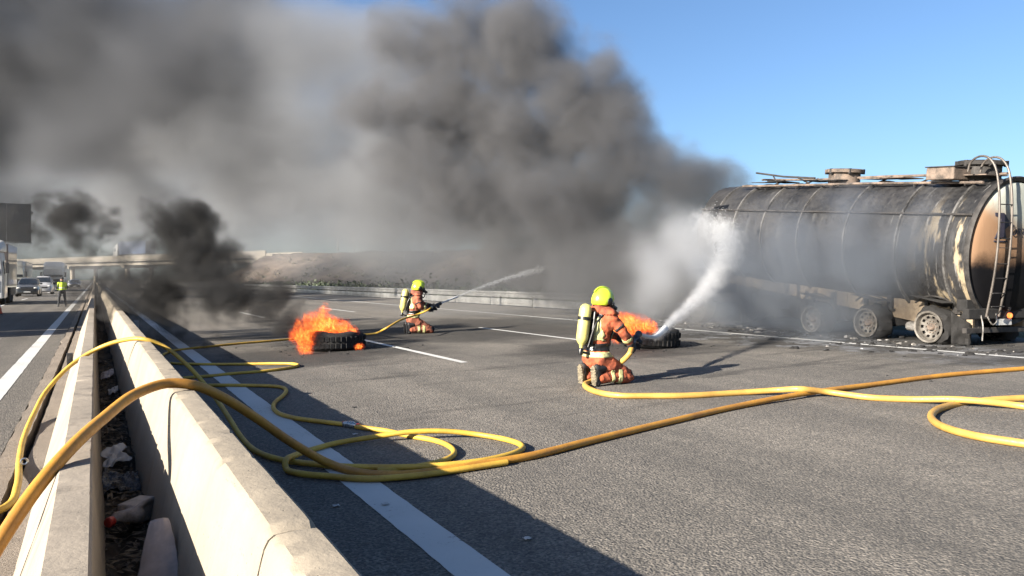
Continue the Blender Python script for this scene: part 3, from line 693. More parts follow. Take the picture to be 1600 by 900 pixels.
# rear cross-beam with lights, plate and hanging wiring
RB = MB().box((0, -.18, .62), (2.3, .14, .2)).build('rear_bumper', M['soot'], TK, False, .02)
MB().box((0, -.12, .30), (2.2, .09, .1)).build('underrun_bar', M['scorch'], TK, False, .01)
for sx in (-.7, .7): MB().box((sx, -.1, .5), (.08, .08, .5)).build('bumper_strut', M['scorch'], TK)
for sx in (-.95, -.35, .35, .95): MB().box((sx, -.05, .78), (.25, .22, .22)).build('rear_box', M['soot'], TK, False, .015)
MB().lathe([(.05, 0), (.05, .04), (.03, .055), (.001, .06)], 16, Matrix.Translation((-.06, -.25, .58)) @ Matrix.Rotation(math.pi/2, 4, 'X'), cap=False).build('tail_light', simple('tail_lens', (.8, .12, .03), .3, emit=(1, .18, .04, .8)), TK, True)
MB().lathe([(.045, 0), (.045, .03), (.001, .04)], 16, Matrix.Translation((-.08, -.25, .72)) @ Matrix.Rotation(math.pi/2, 4, 'X'), cap=False).build('reversing_light', M['rust'], TK, True)
MB().box((-.22, -.262, .46), (.44, .008, .12)).build('number_plate', M['plate'], TK, False, .003)
MB().tube(smooth_path([(-.62, -.2, .68), (-.66, -.27, .55), (-.58, -.3, .42), (-.45, -.28, .47), (-.42, -.26, .62)], .03), .014, 6).tube(smooth_path([(-.8, -.2, .7), (-.84, -.3, .4), (-.83, -.28, .12)], .03), .012, 6).build('wiring', M['bare'], TK, True)
MB().box((-.1, -.2, .83), (.7, .16, .04), Matrix.Rotation(.05, 3, 'Y')).build('plate_shelf', M['plate'], TK, False, .01)
MB().lathe([(.09, -.5), (.1, -.45), (.1, .45), (.09, .5)], 18, Matrix.Translation((-.75, .9, .3)) @ Matrix.Rotation(math.pi/2, 4, 'X')).build('air_reservoir', M['bare'], TK, True)
g = MB()                                                       # torn mud flap / charred sheet behind the rear wheel
for j in range(10):
    for i in range(8):
        s_, t_ = i/7, j/9; q = noise.fractal((s_*3, t_*3, 2), 1, 2, 3)
        g.v.append((-1.0 + .25*s_ + .06*q, wp[0] - .42 - .22*s_ + .05*q, .02 + .62*t_*(1 - .35*s_) + .03*q))
for j in range(9):
    for i in range(7): g.f.append((j*8+i, j*8+i+1, (j+1)*8+i+1, (j+1)*8+i))
fl = g.build('mud_flap', M['soot'], TK, True); fl.modifiers.new('s', 'SOLIDIFY').thickness = .012
for sx in (-.6, .6): MB().bar((sx, 7.0, 1.3), (sx, 6.9, .1), .12).box((sx, 6.9, .05), (.3, .3, .06)).build('landing_leg', M['scorch'], TK)
# burnt tractor unit, mostly lost in the smoke
TC = empty('burnt_tractor', TROOT + TA*9.6 + Vector((.1, 0, 0)), TRZ, 'collapsed black tractor unit of the tanker, lost in dense smoke', 'tractor unit')
section([(-.2, 1.05, .6, 1.6, .8), (.4, 1.15, .55, 2.1, .7), (1.2, 1.2, .5, 1.8, .75), (1.6, 1.2, .5, 1.3, .8), (2.1, 1.1, .5, 1.1, .85)]).build('cab', M['soot'], TC, True)
MB().box((0, -1.2, .75), (.9, 3.2, .25)).build('frame', M['scorch'], TC)
for sx in (-1, 1):
    for y in (-1.2, 1.4): wheel(TC, (sx*1.0, y, .46), .46, .3)
# ------------------------------------------------------------------ people
def evaluated(o):
    bpy.context.view_layer.update()
    me = bpy.data.meshes.new_from_object(o.evaluated_get(bpy.context.evaluated_depsgraph_get()))
    bpy.data.objects.remove(o); return me
def skin_over(mb, name, voxel=.013, smooth=5, fold=.0, seed=0):
    """one continuous surface over overlapping limbs, with cloth folds pushed along the normal"""
    o = mb.build(name, None); r = o.modifiers.new('r', 'REMESH'); r.mode = 'VOXEL'; r.voxel_size = voxel; r.use_smooth_shade = True
    s = o.modifiers.new('s', 'SMOOTH'); s.iterations = smooth; s.factor = .5
    me = evaluated(o); me.name = name; me.materials.clear()
    if fold:
        nn = [v.normal.copy() for v in me.vertices]
        for v, n_ in zip(me.vertices, nn):
            p = v.co; f = noise.ridged_multi_fractal((p.x*6 + seed, p.y*6, p.z*9), 1, 2, 3, 1, 2) - 1.1
            v.co = p + n_*fold*f
    for p in me.polygons: p.use_smooth = True
    return me
def peel(me, test, off, name, mat, parent):
    """a closed layer lifted off the body's surface where test(point) holds: bands, straps, gloves"""
    keep = [p for p in me.polygons if test(p.center)]
    idx = {}; g = MB()
    for p in keep:
        q = []
        for i in p.vertices:
            if i not in idx:
                idx[i] = len(idx); v = me.vertices[i]; g.v.append(tuple(v.co + v.normal*off))
            q.append(idx[i])
        g.f.append(tuple(q))
    if not g.f: return None
    o = link(name, bpy.data.meshes.new(name), mat, parent); o.data.from_pydata(g.v, [], g.f); o.data.materials.clear(); o.data.materials.append(mat)
    for p in o.data.polygons: p.use_smooth = True
    s = o.modifiers.new('s', 'SOLIDIFY'); s.thickness = off*.8; s.offset = -1
    return o
def seg(p, a, b):
    a, b = Vector(a), Vector(b); d = b - a; t = (Vector(p) - a).dot(d)/d.length_squared; return t, (Vector(p) - (a + d*max(0, min(1, t)))).length
M['suit'] = simple('turnout_orange', (.52, .12, .045), .88, 0, .4, 7, dark=(.19, .045, .022), bmp=.006)
M['suit_dull'] = simple('turnout_dull_orange', (.42, .12, .06), .88, 0, .4, 7, dark=(.15, .05, .03), bmp=.006)
M['refl'] = simple('reflective_band', (.62, .60, .28), .5, 0, .2, 20)
M['navy'] = simple('dark_cloth', (.018, .02, .026), .85, 0, .4, 10, bmp=.004)
M['boot'] = simple('boot_leather', (.02, .02, .022), .6, 0, .3, 10); M['sole'] = simple('dusty_sole', (.26, .22, .15), .9, 0, .5, 24, dark=(.09, .075, .05), bmp=.008)
M['helmet'] = simple('helmet_yellow', (.62, .80, .05), .28, 0, .12, 8, coat=.6); M['cyl'] = simple('cylinder_cream', (.78, .70, .22), .35, 0, .1, 5, coat=.4)
M['mask'] = simple('mask_black', (.012, .012, .013), .35, 0, .2, 8); M['visor'] = simple('visor', (.03, .035, .04), .08, 0, .1, 2, coat=.8)
M['skin'] = simple('skin', (.50, .30, .22), .55, 0, .15, 12)

def glove_hand(wrist, fwd, palm_n, size, curl, parent, mat, name='glove'):
    """palm plus five curled fingers; fwd = along the hand, palm_n = out of the palm"""
    f = Vector(fwd).normalized(); n_ = Vector(palm_n); n_ = (n_ - f*n_.dot(f)).normalized(); s = f.cross(n_); w = Vector(wrist); g = MB()
    g.capsule(w - f*.03*size, w + f*.05*size, .034*size, .042*size)
    for i in range(4):
        o = (i - 1.5)*.021*size; L = (.042, .047, .044, .035)[i]*size; p = w + f*.085*size + s*o; d = f.copy()
        g.capsule(w + f*.03*size + s*o*.8, p, .017*size, .0125*size, 10)
        for k in range(3):
            d = (Quaternion(s, -curl*(.7 + .25*k)) @ d) if True else d; q = p + d*L*(1, .75, .6)[k]; g.capsule(p, q, .012*size, .0105*size, 8); p = q
    p = w + f*.03*size + s*.036*size; d = (f*.6 + s*.75 + n_*.25).normalized()
    for k in range(3): q = p + d*.032*size; g.capsule(p, q, .0145*size, .0125*size, 8); p = q; d = (d + n_*.45 + f*.25 - s*.35).normalized()
    return link(name, skin_over(g, name, .006, 2), mat, parent)
def boot(parent, heel, toe, up, solem=None):
    """boot with upper and a separate sole plate; sole faces away from up"""
    h, t, u = Vector(heel), Vector(toe), Vector(up).normalized(); f = (t-h).normalized(); s = f.cross(u); L = (t-h).length
    g = MB(); g.capsule(h + u*.06 + f*.03, t + u*.045 - f*.03, .052, .05); g.capsule(h + u*.05 + f*.05, h + u*.17 + f*.05, .055, .062); g.capsule(h + u*.07 + f*.12, t + u*.06 - f*.07, .05, .045)
    b = link('boot', skin_over(g, 'boot', .01, 3), M['boot'], parent)
    q = MB(); N = 22; out = []
    for i in range(N):
        a = 2*math.pi*i/N; e = .5 + .5*math.cos(a); w = .052*(1 - .18*math.exp(-((e-.42)/.16)**2))
        out.append(h + f*(e*L*1.04 - .01) + s*math.sin(a)*w*1.05)
    q.add([p - u*.012 for p in out] + [p + u*.02 for p in out], [tuple(range(N)), tuple(range(2*N-1, N-1, -1))] + [(i, (i+1) % N, N + (i+1) % N, N + i) for i in range(N)])
    so = q.build('sole', solem or M['sole'], b)
    for k in range(7): MB().box(h + f*(.03 + k*(L-.05)/6) - u*.016, (.085, .016, .012), Matrix((s, f, u)).transposed()).build('tread', solem or M['sole'], b)
    return b
def firefighter(root, pose, suit, solem=None):
    """pose in the figure's own frame: +Y is the way it faces, Z up, feet and knees on z = 0"""
    P = {k: Vector(v) for k, v in pose.items()}; g = MB(); cap = g.capsule
    cap(P['pelvis'] + Vector((-.075, 0, 0)), P['pelvis'] + Vector((.075, 0, 0)), .145, .145)
    cap(P['pelvis'], P['waist'], .165, .15); cap(P['waist'], P['chest'], .155, .175)
    cap(P['chest'] + Vector((-.10, 0, .02)), P['chest'] + Vector((.10, 0, .02)), .145, .145)
    cap(P['shR'] + Vector((-.05, 0, .0)), P['shL'] + Vector((.05, 0, 0)), .10, .10); cap(P['chest'], P['neck'], .13, .085)
    cap(P['neck'] + Vector((0, -.05, -.02)), P['neck'] + Vector((0, .05, .0)), .10, .085); cap(P['neck'], P['head'], .075, .085)
    for s in 'RL':
        cap(P['sh'+s], P['el'+s], .085, .068); cap(P['el'+s], P['wr'+s], .068, .05)
        cap(P['hip'+s], P['kn'+s], .125, .095); cap(P['kn'+s], P['an'+s], .092, .072)
    me = skin_over(g, 'body', .012, 4, .017, 3)
    body = link('body', me, suit, root)
    B = lambda t, nm='reflective_band', mt=None, off=.006: peel(me, t, off, nm, mt or M['refl'], body)
    def ring(a, b, t0, t1, rad):
        def f(p):
            t, d = seg(p, P[a], P[b]); return t0 < t < t1 and d < rad
        return f
    def not_arm(p): return min(seg(p, P['sh'+s], P['el'+s])[1] for s in 'RL') > .10 and min(seg(p, P['el'+s], P['wr'+s])[1] for s in 'RL') > .085
    for s in 'RL':
        B(ring('kn'+s, 'an'+s, .30, .44, .13)); B(ring('kn'+s, 'an'+s, .56, .68, .12)); B(ring('el'+s, 'wr'+s, .30, .46, .1))
        B(ring('sh'+s, 'el'+s, .62, .72, .11), 'sleeve_band', M['navy'])
        B(ring('el'+s, 'wr'+s, .62, 1.2, .1), 'cuff', M['navy'], .004)
        # padded knee patch
        B(lambda p, s=s: (Vector(p) - P['kn'+s] - Vector((0, .05, .02))).length < .085, 'knee_patch', M['navy'], .005)
        B(lambda p, s=s: abs(p.x - P['hip'+s].x*1.1) < .045 and p.y < P['chest'].y - .02 and P['waist'].z + .1 < p.z < P['sh'+s].z - .02 and not_arm(p), 'back_stripe')
        # harness straps over the shoulders
        B(lambda p, s=s: abs(p.x - P['sh'+s].x*.55) < .035 and p.z > P['waist'].z + .05 and p.z < P['neck'].z + .02 and not_arm(p) and (p.y > P['chest'].y - .02 or p.z > P['sh'+s].z - .03), 'harness_strap', M['mask'], .016)
    wz = P['waist'].z
    B(lambda p: wz - .04 < p.z < wz + .055 and not_arm(p) and (Vector((p.x, p.y)) - Vector((P['waist'].x, P['waist'].y))).length < .24, 'waist_belt', M['mask'], .015)
    B(lambda p: wz - .12 < p.z < wz - .055 and not_arm(p) and (Vector((p.x, p.y)) - Vector((P['waist'].x, P['waist'].y))).length < .26, 'jacket_hem_band')
    B(lambda p: P['neck'].z - .055 < p.z < P['neck'].z + .055, 'hood_collar', suit, .02)
    # head: face inside the mask, helmet, visor
    H = P['head']; fy = P['look'].normalized(); up = Vector((0, 0, 1)) + fy*(-fy.z); up.normalize(); sx = fy.cross(up)
    Rm = Matrix((sx, fy, up)).transposed().to_4x4(); T = Matrix.Translation(H) @ Rm
    hd = MB(); hd.ball((0, 0, 0), (.078, .098, .115), 18, None); hd.ball((0, .05, -.06), (.055, .055, .055)); hd.capsule((0, .085, .0), (0, .105, -.035), .012, .018)
    for s in (-1, 1): hd.ball((s*.08, -.01, -.01), (.014, .022, .035))
    hd.v = [tuple(T @ Vector(p)) for p in hd.v]; hdo = link('head', skin_over(hd, 'head', .009, 2), M['skin'], body)
    for s in (-1, 1): e = MB().ball((s*.032, .088, .012), (.012, .009, .008)); e.v = [tuple(T @ Vector(p)) for p in e.v]; e.build('eye', M['mask'], hdo, True)
    he = MB(); N = 32; rows = 12                                  # jet-style shell, open at the face
    for j in range(rows+1):
        ph = math.pi/2*1.32*j/rows
        for i in range(N):
            a = 2*math.pi*i/N; front = max(0, math.sin(a)); lim = 1 - .36*front**1.5
            q = ph*lim; x, y, z = .142*math.sin(q)*math.cos(a), .165*math.sin(q)*math.sin(a), .155*math.cos(q)
            he.v.append(tuple(T @ Vector((x, y - .012, z + .02 - (.03 if a > math.pi else 0)*math.sin(q)**3))))
    for j in range(rows):
        for i in range(N): he.f.append((j*N+i, j*N+(i+1) % N, (j+1)*N+(i+1) % N, (j+1)*N+i))
    ho = he.build('helmet', M['helmet'], body, True, angle=80); ho.modifiers.new('s', 'SOLIDIFY').thickness = .008
    rg = MB().tube([T @ Vector((0, -.165 + .31*k/10, .155*math.sqrt(max(0, 1 - ((-.155 + .31*k/10)/.175)**2)) + .028)) for k in range(11)], .013, 8).build('ridge', M['helmet'], ho, True)
    vz = MB()
    for j in range(7):
        for i in range(15):
            a = R_(20 + 140*i/14); z = .075 - .13*j/6; vz.v.append(tuple(T @ Vector((.128*math.cos(a), .155*math.sin(a) - .01, z))))
    for j in range(6):
        for i in range(14): vz.f.append((j*15+i, j*15+i+1, (j+1)*15+i+1, (j+1)*15+i))
    v_ = vz.build('visor', M['visor'], ho, True); v_.modifiers.new('s', 'SOLIDIFY').thickness = .004
    for s in (-1, 1): q = MB().ball((s*.135, .01, -.01), (.02, .045, .05)); q.v = [tuple(T @ Vector(p)) for p in q.v]; q.build('ear_piece', M['mask'], ho, True)
    mk = MB().ball((0, .115, -.045), (.075, .06, .075)).ball((0, .165, -.075), (.042, .04, .04)).capsule((0, .17, -.08), (0, .215, -.09), .034, .03)
    mk.v = [tuple(T @ Vector(p)) for p in mk.v]; mko = mk.build('face_mask', M['mask'], body, True)
    MB().tube(smooth_path([T @ Vector((.02, .19, -.11)), T @ Vector((.10, .12, -.24)), P['shR'] + Vector((-.03, .06, .06)), P['chest'] + Vector((.13, -.17, .05)), P['waist'] + Vector((.08, -.24, .02))], .03), .013, 8).build('breathing_hose', M['mask'], mko, True)
    # air cylinder on its back plate, valve down
    ax = (P['neck'] - P['waist']).normalized(); bk = Vector((0, -1, 0)); bk = (bk - ax*bk.dot(ax)).normalized()
    c0 = P['waist'] + bk*.285 + ax*.03; Q = ax.to_track_quat('Z', 'Y').to_matrix().to_4x4(); r = .082; L = .50
    SC = MB().lathe([(.022, -.075), (.03, -.03), (.05, -.01), (r*.85, .02), (r, .06), (r, L-.06), (r*.88, L-.02), (r*.55, L+.012), (.001, L+.025)], 28, Matrix.Translation(c0) @ Q).build('air_cylinder', M['cyl'], body, True)
    MB().lathe([(r+.004, .30), (r+.009, .30), (r+.009, .345), (r+.004, .345)], 28, Matrix.Translation(c0) @ Q, cap=False).build('cylinder_strap', M['mask'], SC, True)
    MB().lathe([(.03, -.16), (.034, -.15), (.03, -.09), (.024, -.07)], 14, Matrix.Translation(c0) @ Q).tube([c0 - ax*.12, c0 - ax*.13 - bk*.12 + Vector((.03, 0, 0)), c0 - ax*.02 - bk*.2], .018, 8).build('valve', M['mask'], SC, True)
    bp = MB().box((0, 0, 0), (.20, .04, .46)); bp.v = [tuple(Vector(p)) for p in bp.v]
    Rb = Matrix((Vector((1, 0, 0)), -bk, ax)).transposed(); bp.v = [tuple(Rb @ Vector(p) + P['waist'] + bk*.185 + ax*.24) for p in bp.v]; bp.build('back_plate', M['mask'], SC, False, .015)
    # boots (toes tucked under) and gloves
    for s in 'RL':
        if 'toe'+s in P: boot(body, P['heel'+s], P['toe'+s], P['ank'+s], solem)
        glove_hand(P['wr'+s], P['hd'+s], P['pl'+s], 1.12, .62, body, M['navy'])
    return body
KN = dict(pelvis=(0, -.06, .36), waist=(0, -.05, .50), chest=(0, .0, .80), neck=(0, .03, 1.0), head=(0, .07, 1.13), look=(.10, 1, -.10),
    shR=(.19, .01, .93), shL=(-.19, .01, .93), hipR=(.10, -.06, .34), hipL=(-.10, -.06, .34),
    knR=(.19, .33, .10), knL=(-.17, .33, .10), anR=(.13, -.12, .11), anL=(-.12, -.12, .11),
    heelR=(.13, -.235, .27), toeR=(.135, -.215, .005), ankR=(0, 1, .1), heelL=(-.12, -.245, .265), toeL=(-.125, -.215, .005), ankL=(0, 1, .1),
    elR=(.28, .06, .67), wrR=(.14, .24, .55), hdR=(-.5, .75, -.05), plR=(-.6, -.3, .35),
    elL=(-.27, .10, .68), wrL=(-.06, .36, .60), hdL=(.65, .55, .0), plL=(.3, -.5, -.8))
def facing(a_right, a_fwd): d = Vector((CS*a_right + SN*a_fwd, -SN*a_right + CS*a_fwd, 0)); return math.atan2(d.y, d.x) - math.pi/2
def ground_z(v): return Vector((v.x, v.y, cross(v.x)))
F1P = ground(937, 600); F1R = facing(.80, .60)
FF1 = empty('person', ground_z(F1P), F1R, 'firefighter in orange kneeling with dusty boot soles showing, spraying water at the tanker', 'person', 'kneeling firefighters')
def hold(pose, root, nz, hit, lift):
    """put both hands on the nozzle: one at the grip, one round the barrel"""
    bpy.context.view_layer.update(); inv_ = root.matrix_world.inverted(); N = Vector(nz); a = (inv_ @ hit - N); a.normalize(); a.z += lift; a.normalize()
    gp, bl = N - a*.08 + Vector((0, 0, -.05)), N + a*.06
    pose['wrR'] = gp + Vector((.06, -.085, -.02)); pose['hdR'] = gp - pose['wrR']; pose['plR'] = Vector((-.9, -.1, .2))
    pose['wrL'] = bl + Vector((-.085, -.05, -.03)); pose['hdL'] = bl - pose['wrL']; pose['plL'] = Vector((.3, -.2, .9))
    return root.matrix_world @ N, (root.matrix_world.to_3x3() @ a).normalized()
HIT1 = at(1128, 352, 21.0)
K1 = dict(KN); K1.update(elR=(.30, .16, .70), elL=(-.24, .22, .69))
n1, aim1 = hold(K1, FF1, (.17, .50, .57), HIT1, .09)
firefighter(FF1, K1, M['suit'])
K2 = dict(KN); K2.update(pelvis=(0, -.05, .38), waist=(0, -.03, .52), chest=(0, .01, .82), neck=(0, .05, 1.01), head=(0, .10, 1.14), look=(.0, 1, -.12), shR=(.19, .03, .94), shL=(-.19, .04, .94),
    elR=(.26, .06, .67), wrR=(.12, .27, .62), elL=(-.24, .26, .72), wrL=(-.04, .46, .72), hdR=(-.5, .75, .15), hdL=(.6, .6, .15), knR=(.15, .36, .10), knL=(-.15, .36, .10))
F2P = ground(648, 521); F2R = facing(.93, .37)
FF2 = empty('person', ground_z(F2P), F2R, 'firefighter in dull orange kneeling beyond the flames, aiming a thin jet', 'person', 'kneeling firefighters')
HIT2 = at(872, 416, 27); FF2.scale = (1.04, 1.04, 1.04)
n2, aim2 = hold(K2, FF2, (.06, .50, .68), HIT2, .06)
firefighter(FF2, K2, M['suit_dull'], M['boot'])
# officer directing traffic
OF = empty('person', ground(97, 479, zf=0), math.pi*.05, 'officer in yellow-green vest and dark trousers standing on the emptied carriageway', 'person')
g = MB(); cap = g.capsule
cap((-.07, 0, .92), (.07, 0, .92), .13, .13); cap((0, 0, .95), (0, .02, 1.3), .14, .16); cap((-.15, .02, 1.40), (.15, .02, 1.40), .075, .075); cap((0, 0, 1.4), (0, .02, 1.55), .07, .055)
cap((0, .03, 1.56), (0, .03, 1.66), .075, .09)
for s in (-1, 1):
    cap((s*.10, 0, .9), (s*.15, .02, .5), .095, .07); cap((s*.15, .02, .5), (s*.19, 0, .09), .068, .05); cap((s*.19, -.04, .045), (s*.21, .14, .04), .045, .04)
    cap((s*.2, .02, 1.38), (s*.30, -.02, 1.12), .058, .048); cap((s*.30, -.02, 1.12), (s*.17, .13, 1.02), .046, .036); cap((s*.17, .13, 1.02), (s*.11, .16, 1.02), .036, .03)
me = skin_over(g, 'body', .016, 4, .006); ob = link('body', me, M['navy'], OF)
M['vest'] = simple('vest_yellow', (.62, .85, .04), .7, 0, .15, 8)
peel(me, lambda p: 1.0 < p.z < 1.46 and abs(p.x) < .24, .012, 'vest', M['vest'], ob); peel(me, lambda p: 1.1 < p.z < 1.15 and abs(p.x) < .22, .018, 'reflective_band', M['plate'], ob)
peel(me, lambda p: 1.55 < p.z < 1.66, .004, 'head_skin', M['skin'], ob); peel(me, lambda p: p.z > 1.66, .012, 'cap', M['navy'], ob)
OF.scale = (.93, .93, .93)
# ------------------------------------------------------------------ nozzles, hoses
def hose_mat(name, c, d):
    m, nt, b = new_mat(name); p = pos(nt); n1 = nt.noise(p, 3.5, 5, .65); n2 = nt.noise(p, 40, 4, .7)
    col = nt.mix(nt.ramp(n1, .35, .7), c, d); col = nt.mix(nt.m('MULTIPLY', nt.ramp(n2, .55, .75), .45), col, tuple(v*.45 for v in d))
    nt.put(b.inputs['Base Color'], col); nt.put(b.inputs['Roughness'], nt.ramp(n2, .3, .7, .42, .65)); bump(nt, b, n2, .003, .4); return m
M['hose_amber'] = hose_mat('hose_amber', (.62, .30, .035), (.42, .19, .03)); M['hose_yellow'] = hose_mat('hose_yellow', (.72, .46, .06), (.52, .31, .045)); M['hose_pale'] = hose_mat('hose_pale', (.66, .39, .09), (.50, .28, .06))
def hose(pts, r, mat, label, grp='fire hoses'):
    P = smooth_path(pts, .05)
    rad = [r*(1 + .05*noise.noise((i*.05, r*70, 3)) + .02*noise.noise((i*.4, r*30, 1))) for i in range(len(P))]
    for i, p in enumerate(P):
        P[i] = p + Vector((noise.noise((i*.02, r*90, 0))*.004, noise.noise((i*.02, r*90, 5))*.004, 0))
    o = MB().tube(P, rad, 12).build('fire_hose', mat, None, True); tag(o, label, 'hose', grp); return o, P
def nozzle(root_loc, aim, label, back=None):
    z = Vector(aim).normalized(); Q = Matrix.Translation(root_loc) @ z.to_track_quat('Z', 'Y').to_matrix().to_4x4()
    o = empty('hose_nozzle', root_loc, 0, label, 'nozzle', 'hose nozzles'); q = Matrix.Translation(-Vector(root_loc)) @ Q
    MB().lathe([(.028, -.16), (.03, -.15), (.03, -.05), (.024, -.04), (.024, .05), (.036, .07), (.04, .16), (.044, .22), (.05, .25), (.05, .28), (.04, .285), (.028, .25)], 24, q).build('barrel', M['mask'], o, True)
    MB().lathe([(.0345, .10), (.044, .105), (.044, .15), (.0345, .155)], 24, q, cap=False).build('grip_ring', M['darkplastic'], o, True)
    b = q @ Vector((0, 0, -.08)); 
    MB().tube([b, b + Vector((0, 0, -.06)) - z*.01, b + Vector((0, 0, -.13)) - z*.03], [.022, .02, .018], 10).build('pistol_grip', M['mask'], o, True)
    MB().tube(smooth_path([b + Vector((0, 0, .02)), b + Vector((0, 0, .08)) + z*.02, b + Vector((0, 0, .085)) + z*.06], .02), .009, 8).build('lever', M['mask'], o, True)
    MB().lathe([(.036, -.2), (.038, -.19), (.038, -.15), (.03, -.145)], 20, q).build('coupling', M['chrome'], o, True)
    return Vector(root_loc) + z*.27, Vector(root_loc) - z*.2
def local(root, p): return root.matrix_world @ Vector(p)
bpy.context.view_layer.update()
TIP1, BACK1 = nozzle(n1, aim1, 'black hose nozzle held by the firefighter spraying the tanker')
TIP2, BACK2 = nozzle(n2, aim2, 'black hose nozzle held by the firefighter beyond the flames')
gr = lambda px, py, r: ground(px, py, r)
r = .032
A = [at(-70, 965, 2.8), at(0, 846, 3.05), at(55, 765, 3.3), at(105, 706, 3.55), at(160, 655, 4.0), at(215, 614, 4.42), at(262, 599, 4.62), at(303, 602, 4.71), at(350, 622, 4.93), at(400, 653, 5.2), at(455, 691, 5.5), at(510, 722, 5.75)]
A += [gr(560, 738, r), gr(620, 742, r), gr(700, 734, r), gr(760, 724, r), gr(830, 712, r), gr(930, 687, r), gr(1050, 658, r), gr(1150, 635, r), gr(1250, 616, r + .02), gr(1370, 600, r), gr(1480, 586, r), gr(1600, 576, r), gr(1760, 566, r)]
hose(A, r, M['hose_amber'], 'thick amber hose arching over both barriers and crossing the asphalt')
r = .024
B = [at(-60, 812, 4.45), at(-5, 799, 4.6), at(16, 787, 4.72), at(27, 760, 5.0), at(30, 722, 5.8), at(36, 688, 6.6), at(52, 648, 7.5), at(76, 606, 8.15), at(110, 571, 8.4), at(150, 546, 8.55), at(190, 532, 8.45), at(225, 530, 8.35), at(256, 541, 8.42), at(292, 570, 8.35), at(330, 613, 7.95), at(357, 652, 7.25)]
rz = .03
B += [gr(376, 682, rz), gr(406, 708, rz), gr(443, 719, rz), gr(489, 725, rz), gr(542, 729, rz), gr(621, 730, rz), gr(678, 728, rz), gr(753, 720, rz), gr(806, 707, rz), gr(817, 699, rz), gr(802, 690, rz), gr(753, 680, rz), gr(697, 674, .07), gr(640, 675, .08), gr(583, 683, .05), gr(527, 692, rz), gr(489, 702, rz), gr(462, 711, rz + .03), gr(446, 721, .075), gr(447, 732, rz), gr(470, 740, rz), gr(512, 744, rz), gr(580, 748, rz), gr(660, 742, .03), gr(735, 731, .03), gr(792, 722, .03)]
hose(B, r, M['hose_yellow'], 'yellow hose over the barriers lying in a wide loop across the white line')
r = .024
C = [BACK2, BACK2 - aim2*.15 + Vector((0, 0, -.03)), local(FF2, (.24, .0, .48)), at(624, 501, 17.6), at(603, 513, 17.2), gr(575, 522, r), gr(520, 524, r), gr(475, 528, r), gr(430, 532, r), gr(370, 537, r), gr(330, 541, r), gr(276, 547, r), gr(257, 553, r), gr(250, 561, r), gr(263, 567, r), gr(310, 569, r), gr(370, 569, r), gr(430, 568, r), gr(458, 568.5, r), gr(466, 571, r), gr(450, 575, r), gr(410, 580, r), gr(370, 583, r), gr(330, 587, r), gr(284, 591, r), gr(262, 597, r), gr(290, 603, r), gr(330, 602, r), gr(370, 602, r), gr(420, 603, r), gr(440, 605, r), gr(447, 610, r), gr(442, 618, r), gr(430, 628, r), gr(427, 636, r), gr(436, 646, r), gr(460, 653, r), gr(480, 656, r), gr(546, 664, r)]
hose(C, r, M['hose_yellow'], 'thin yellow hose zigzagging from the far firefighter to a red coupling')
D_ = [gr(549, 664.6, r), gr(566, 668, r), gr(602, 673, r), gr(640, 681, r), gr(678, 688, r), gr(700, 696, r), gr(710, 707, r), gr(702, 716, r), gr(678, 724, .02), gr(640, 731, .015), gr(590, 736, .015)]
hose(D_, r, M['hose_yellow'], 'short sunlit yellow hose curling from the red coupling into the loop')
cq = gr(547.5, 664.3, r); ct = (gr(566, 668, r) - gr(530, 662, r)).normalized(); CQ = Matrix.Translation(cq) @ ct.to_track_quat('Z', 'Y').to_matrix().to_4x4()
CP = empty('hose_coupling', (0, 0, 0), 0, 'red and silver coupling joining the yellow hoses beside the white line', 'coupling')
MB().lathe([(.03, -.09), (.033, -.08), (.033, -.035), (.04, -.03), (.042, .0)], 20, CQ).build('coupling_half', M['chrome'], CP, True)
M['red'] = simple('red_enamel', (.5, .03, .02), .5)
MB().lathe([(.042, .002), (.042, .03), (.033, .036), (.033, .09), (.03, .1)], 20, CQ).build('coupling_half', M['chrome'], CP, True)
for t in (-.105, .1): MB().lathe([(.026, t), (.031, t + .003), (.031, t + .03), (.026, t + .033)], 20, CQ, cap=False).build('binding', M['red'], CP, True)
r = .036
D2 = [BACK1, BACK1 - aim1*.12 + Vector((0, 0, -.05)), local(FF1, (.22, .22, .32)), local(FF1, (.0, .12, .14)), local(FF1, (.0, -.15, .05)), local(FF1, (.10, -.36, r)), gr(931, 612, r), gr(966, 618, r), gr(1020, 618.5, r), gr(1075, 618, r), gr(1162, 613, r), gr(1215, 609.5, r + .03), gr(1250, 608, .105), gr(1290, 612, .06), gr(1359, 621, r), gr(1425, 624, r), gr(1486, 624, .07), gr(1534, 627, .07), gr(1600, 635, r), gr(1760, 660, r)]
hose(D2, r, M['hose_pale'], 'pale amber hose running from under the kneeling firefighter along the asphalt')
E_ = [gr(1760, 615, r), gr(1600, 622, r), gr(1547, 625, r), gr(1504, 630, .02), gr(1469, 638, r), gr(1455, 649, r), gr(1464, 662, r), gr(1491, 673, r), gr(1534, 683, r), gr(1600, 693, r), gr(1750, 712, r)]
hose(E_, r, M['hose_pale'], 'pale amber hose bent in a hairpin at the edge of the asphalt')
# pale clip ring where the yellow hose bends down beside the slot
rp = at(38, 721, 5.6); RQ = Matrix.Translation(rp)
tag(MB().tube([rp + Vector((.022*math.cos(a*.5236), .0, .022*math.sin(a*.5236))) for a in range(12)], .008, 8, closed=True).build('hose_clip', M['chrome'], None, True), 'small shiny metal clip ring beside the yellow hose bend', 'clip')

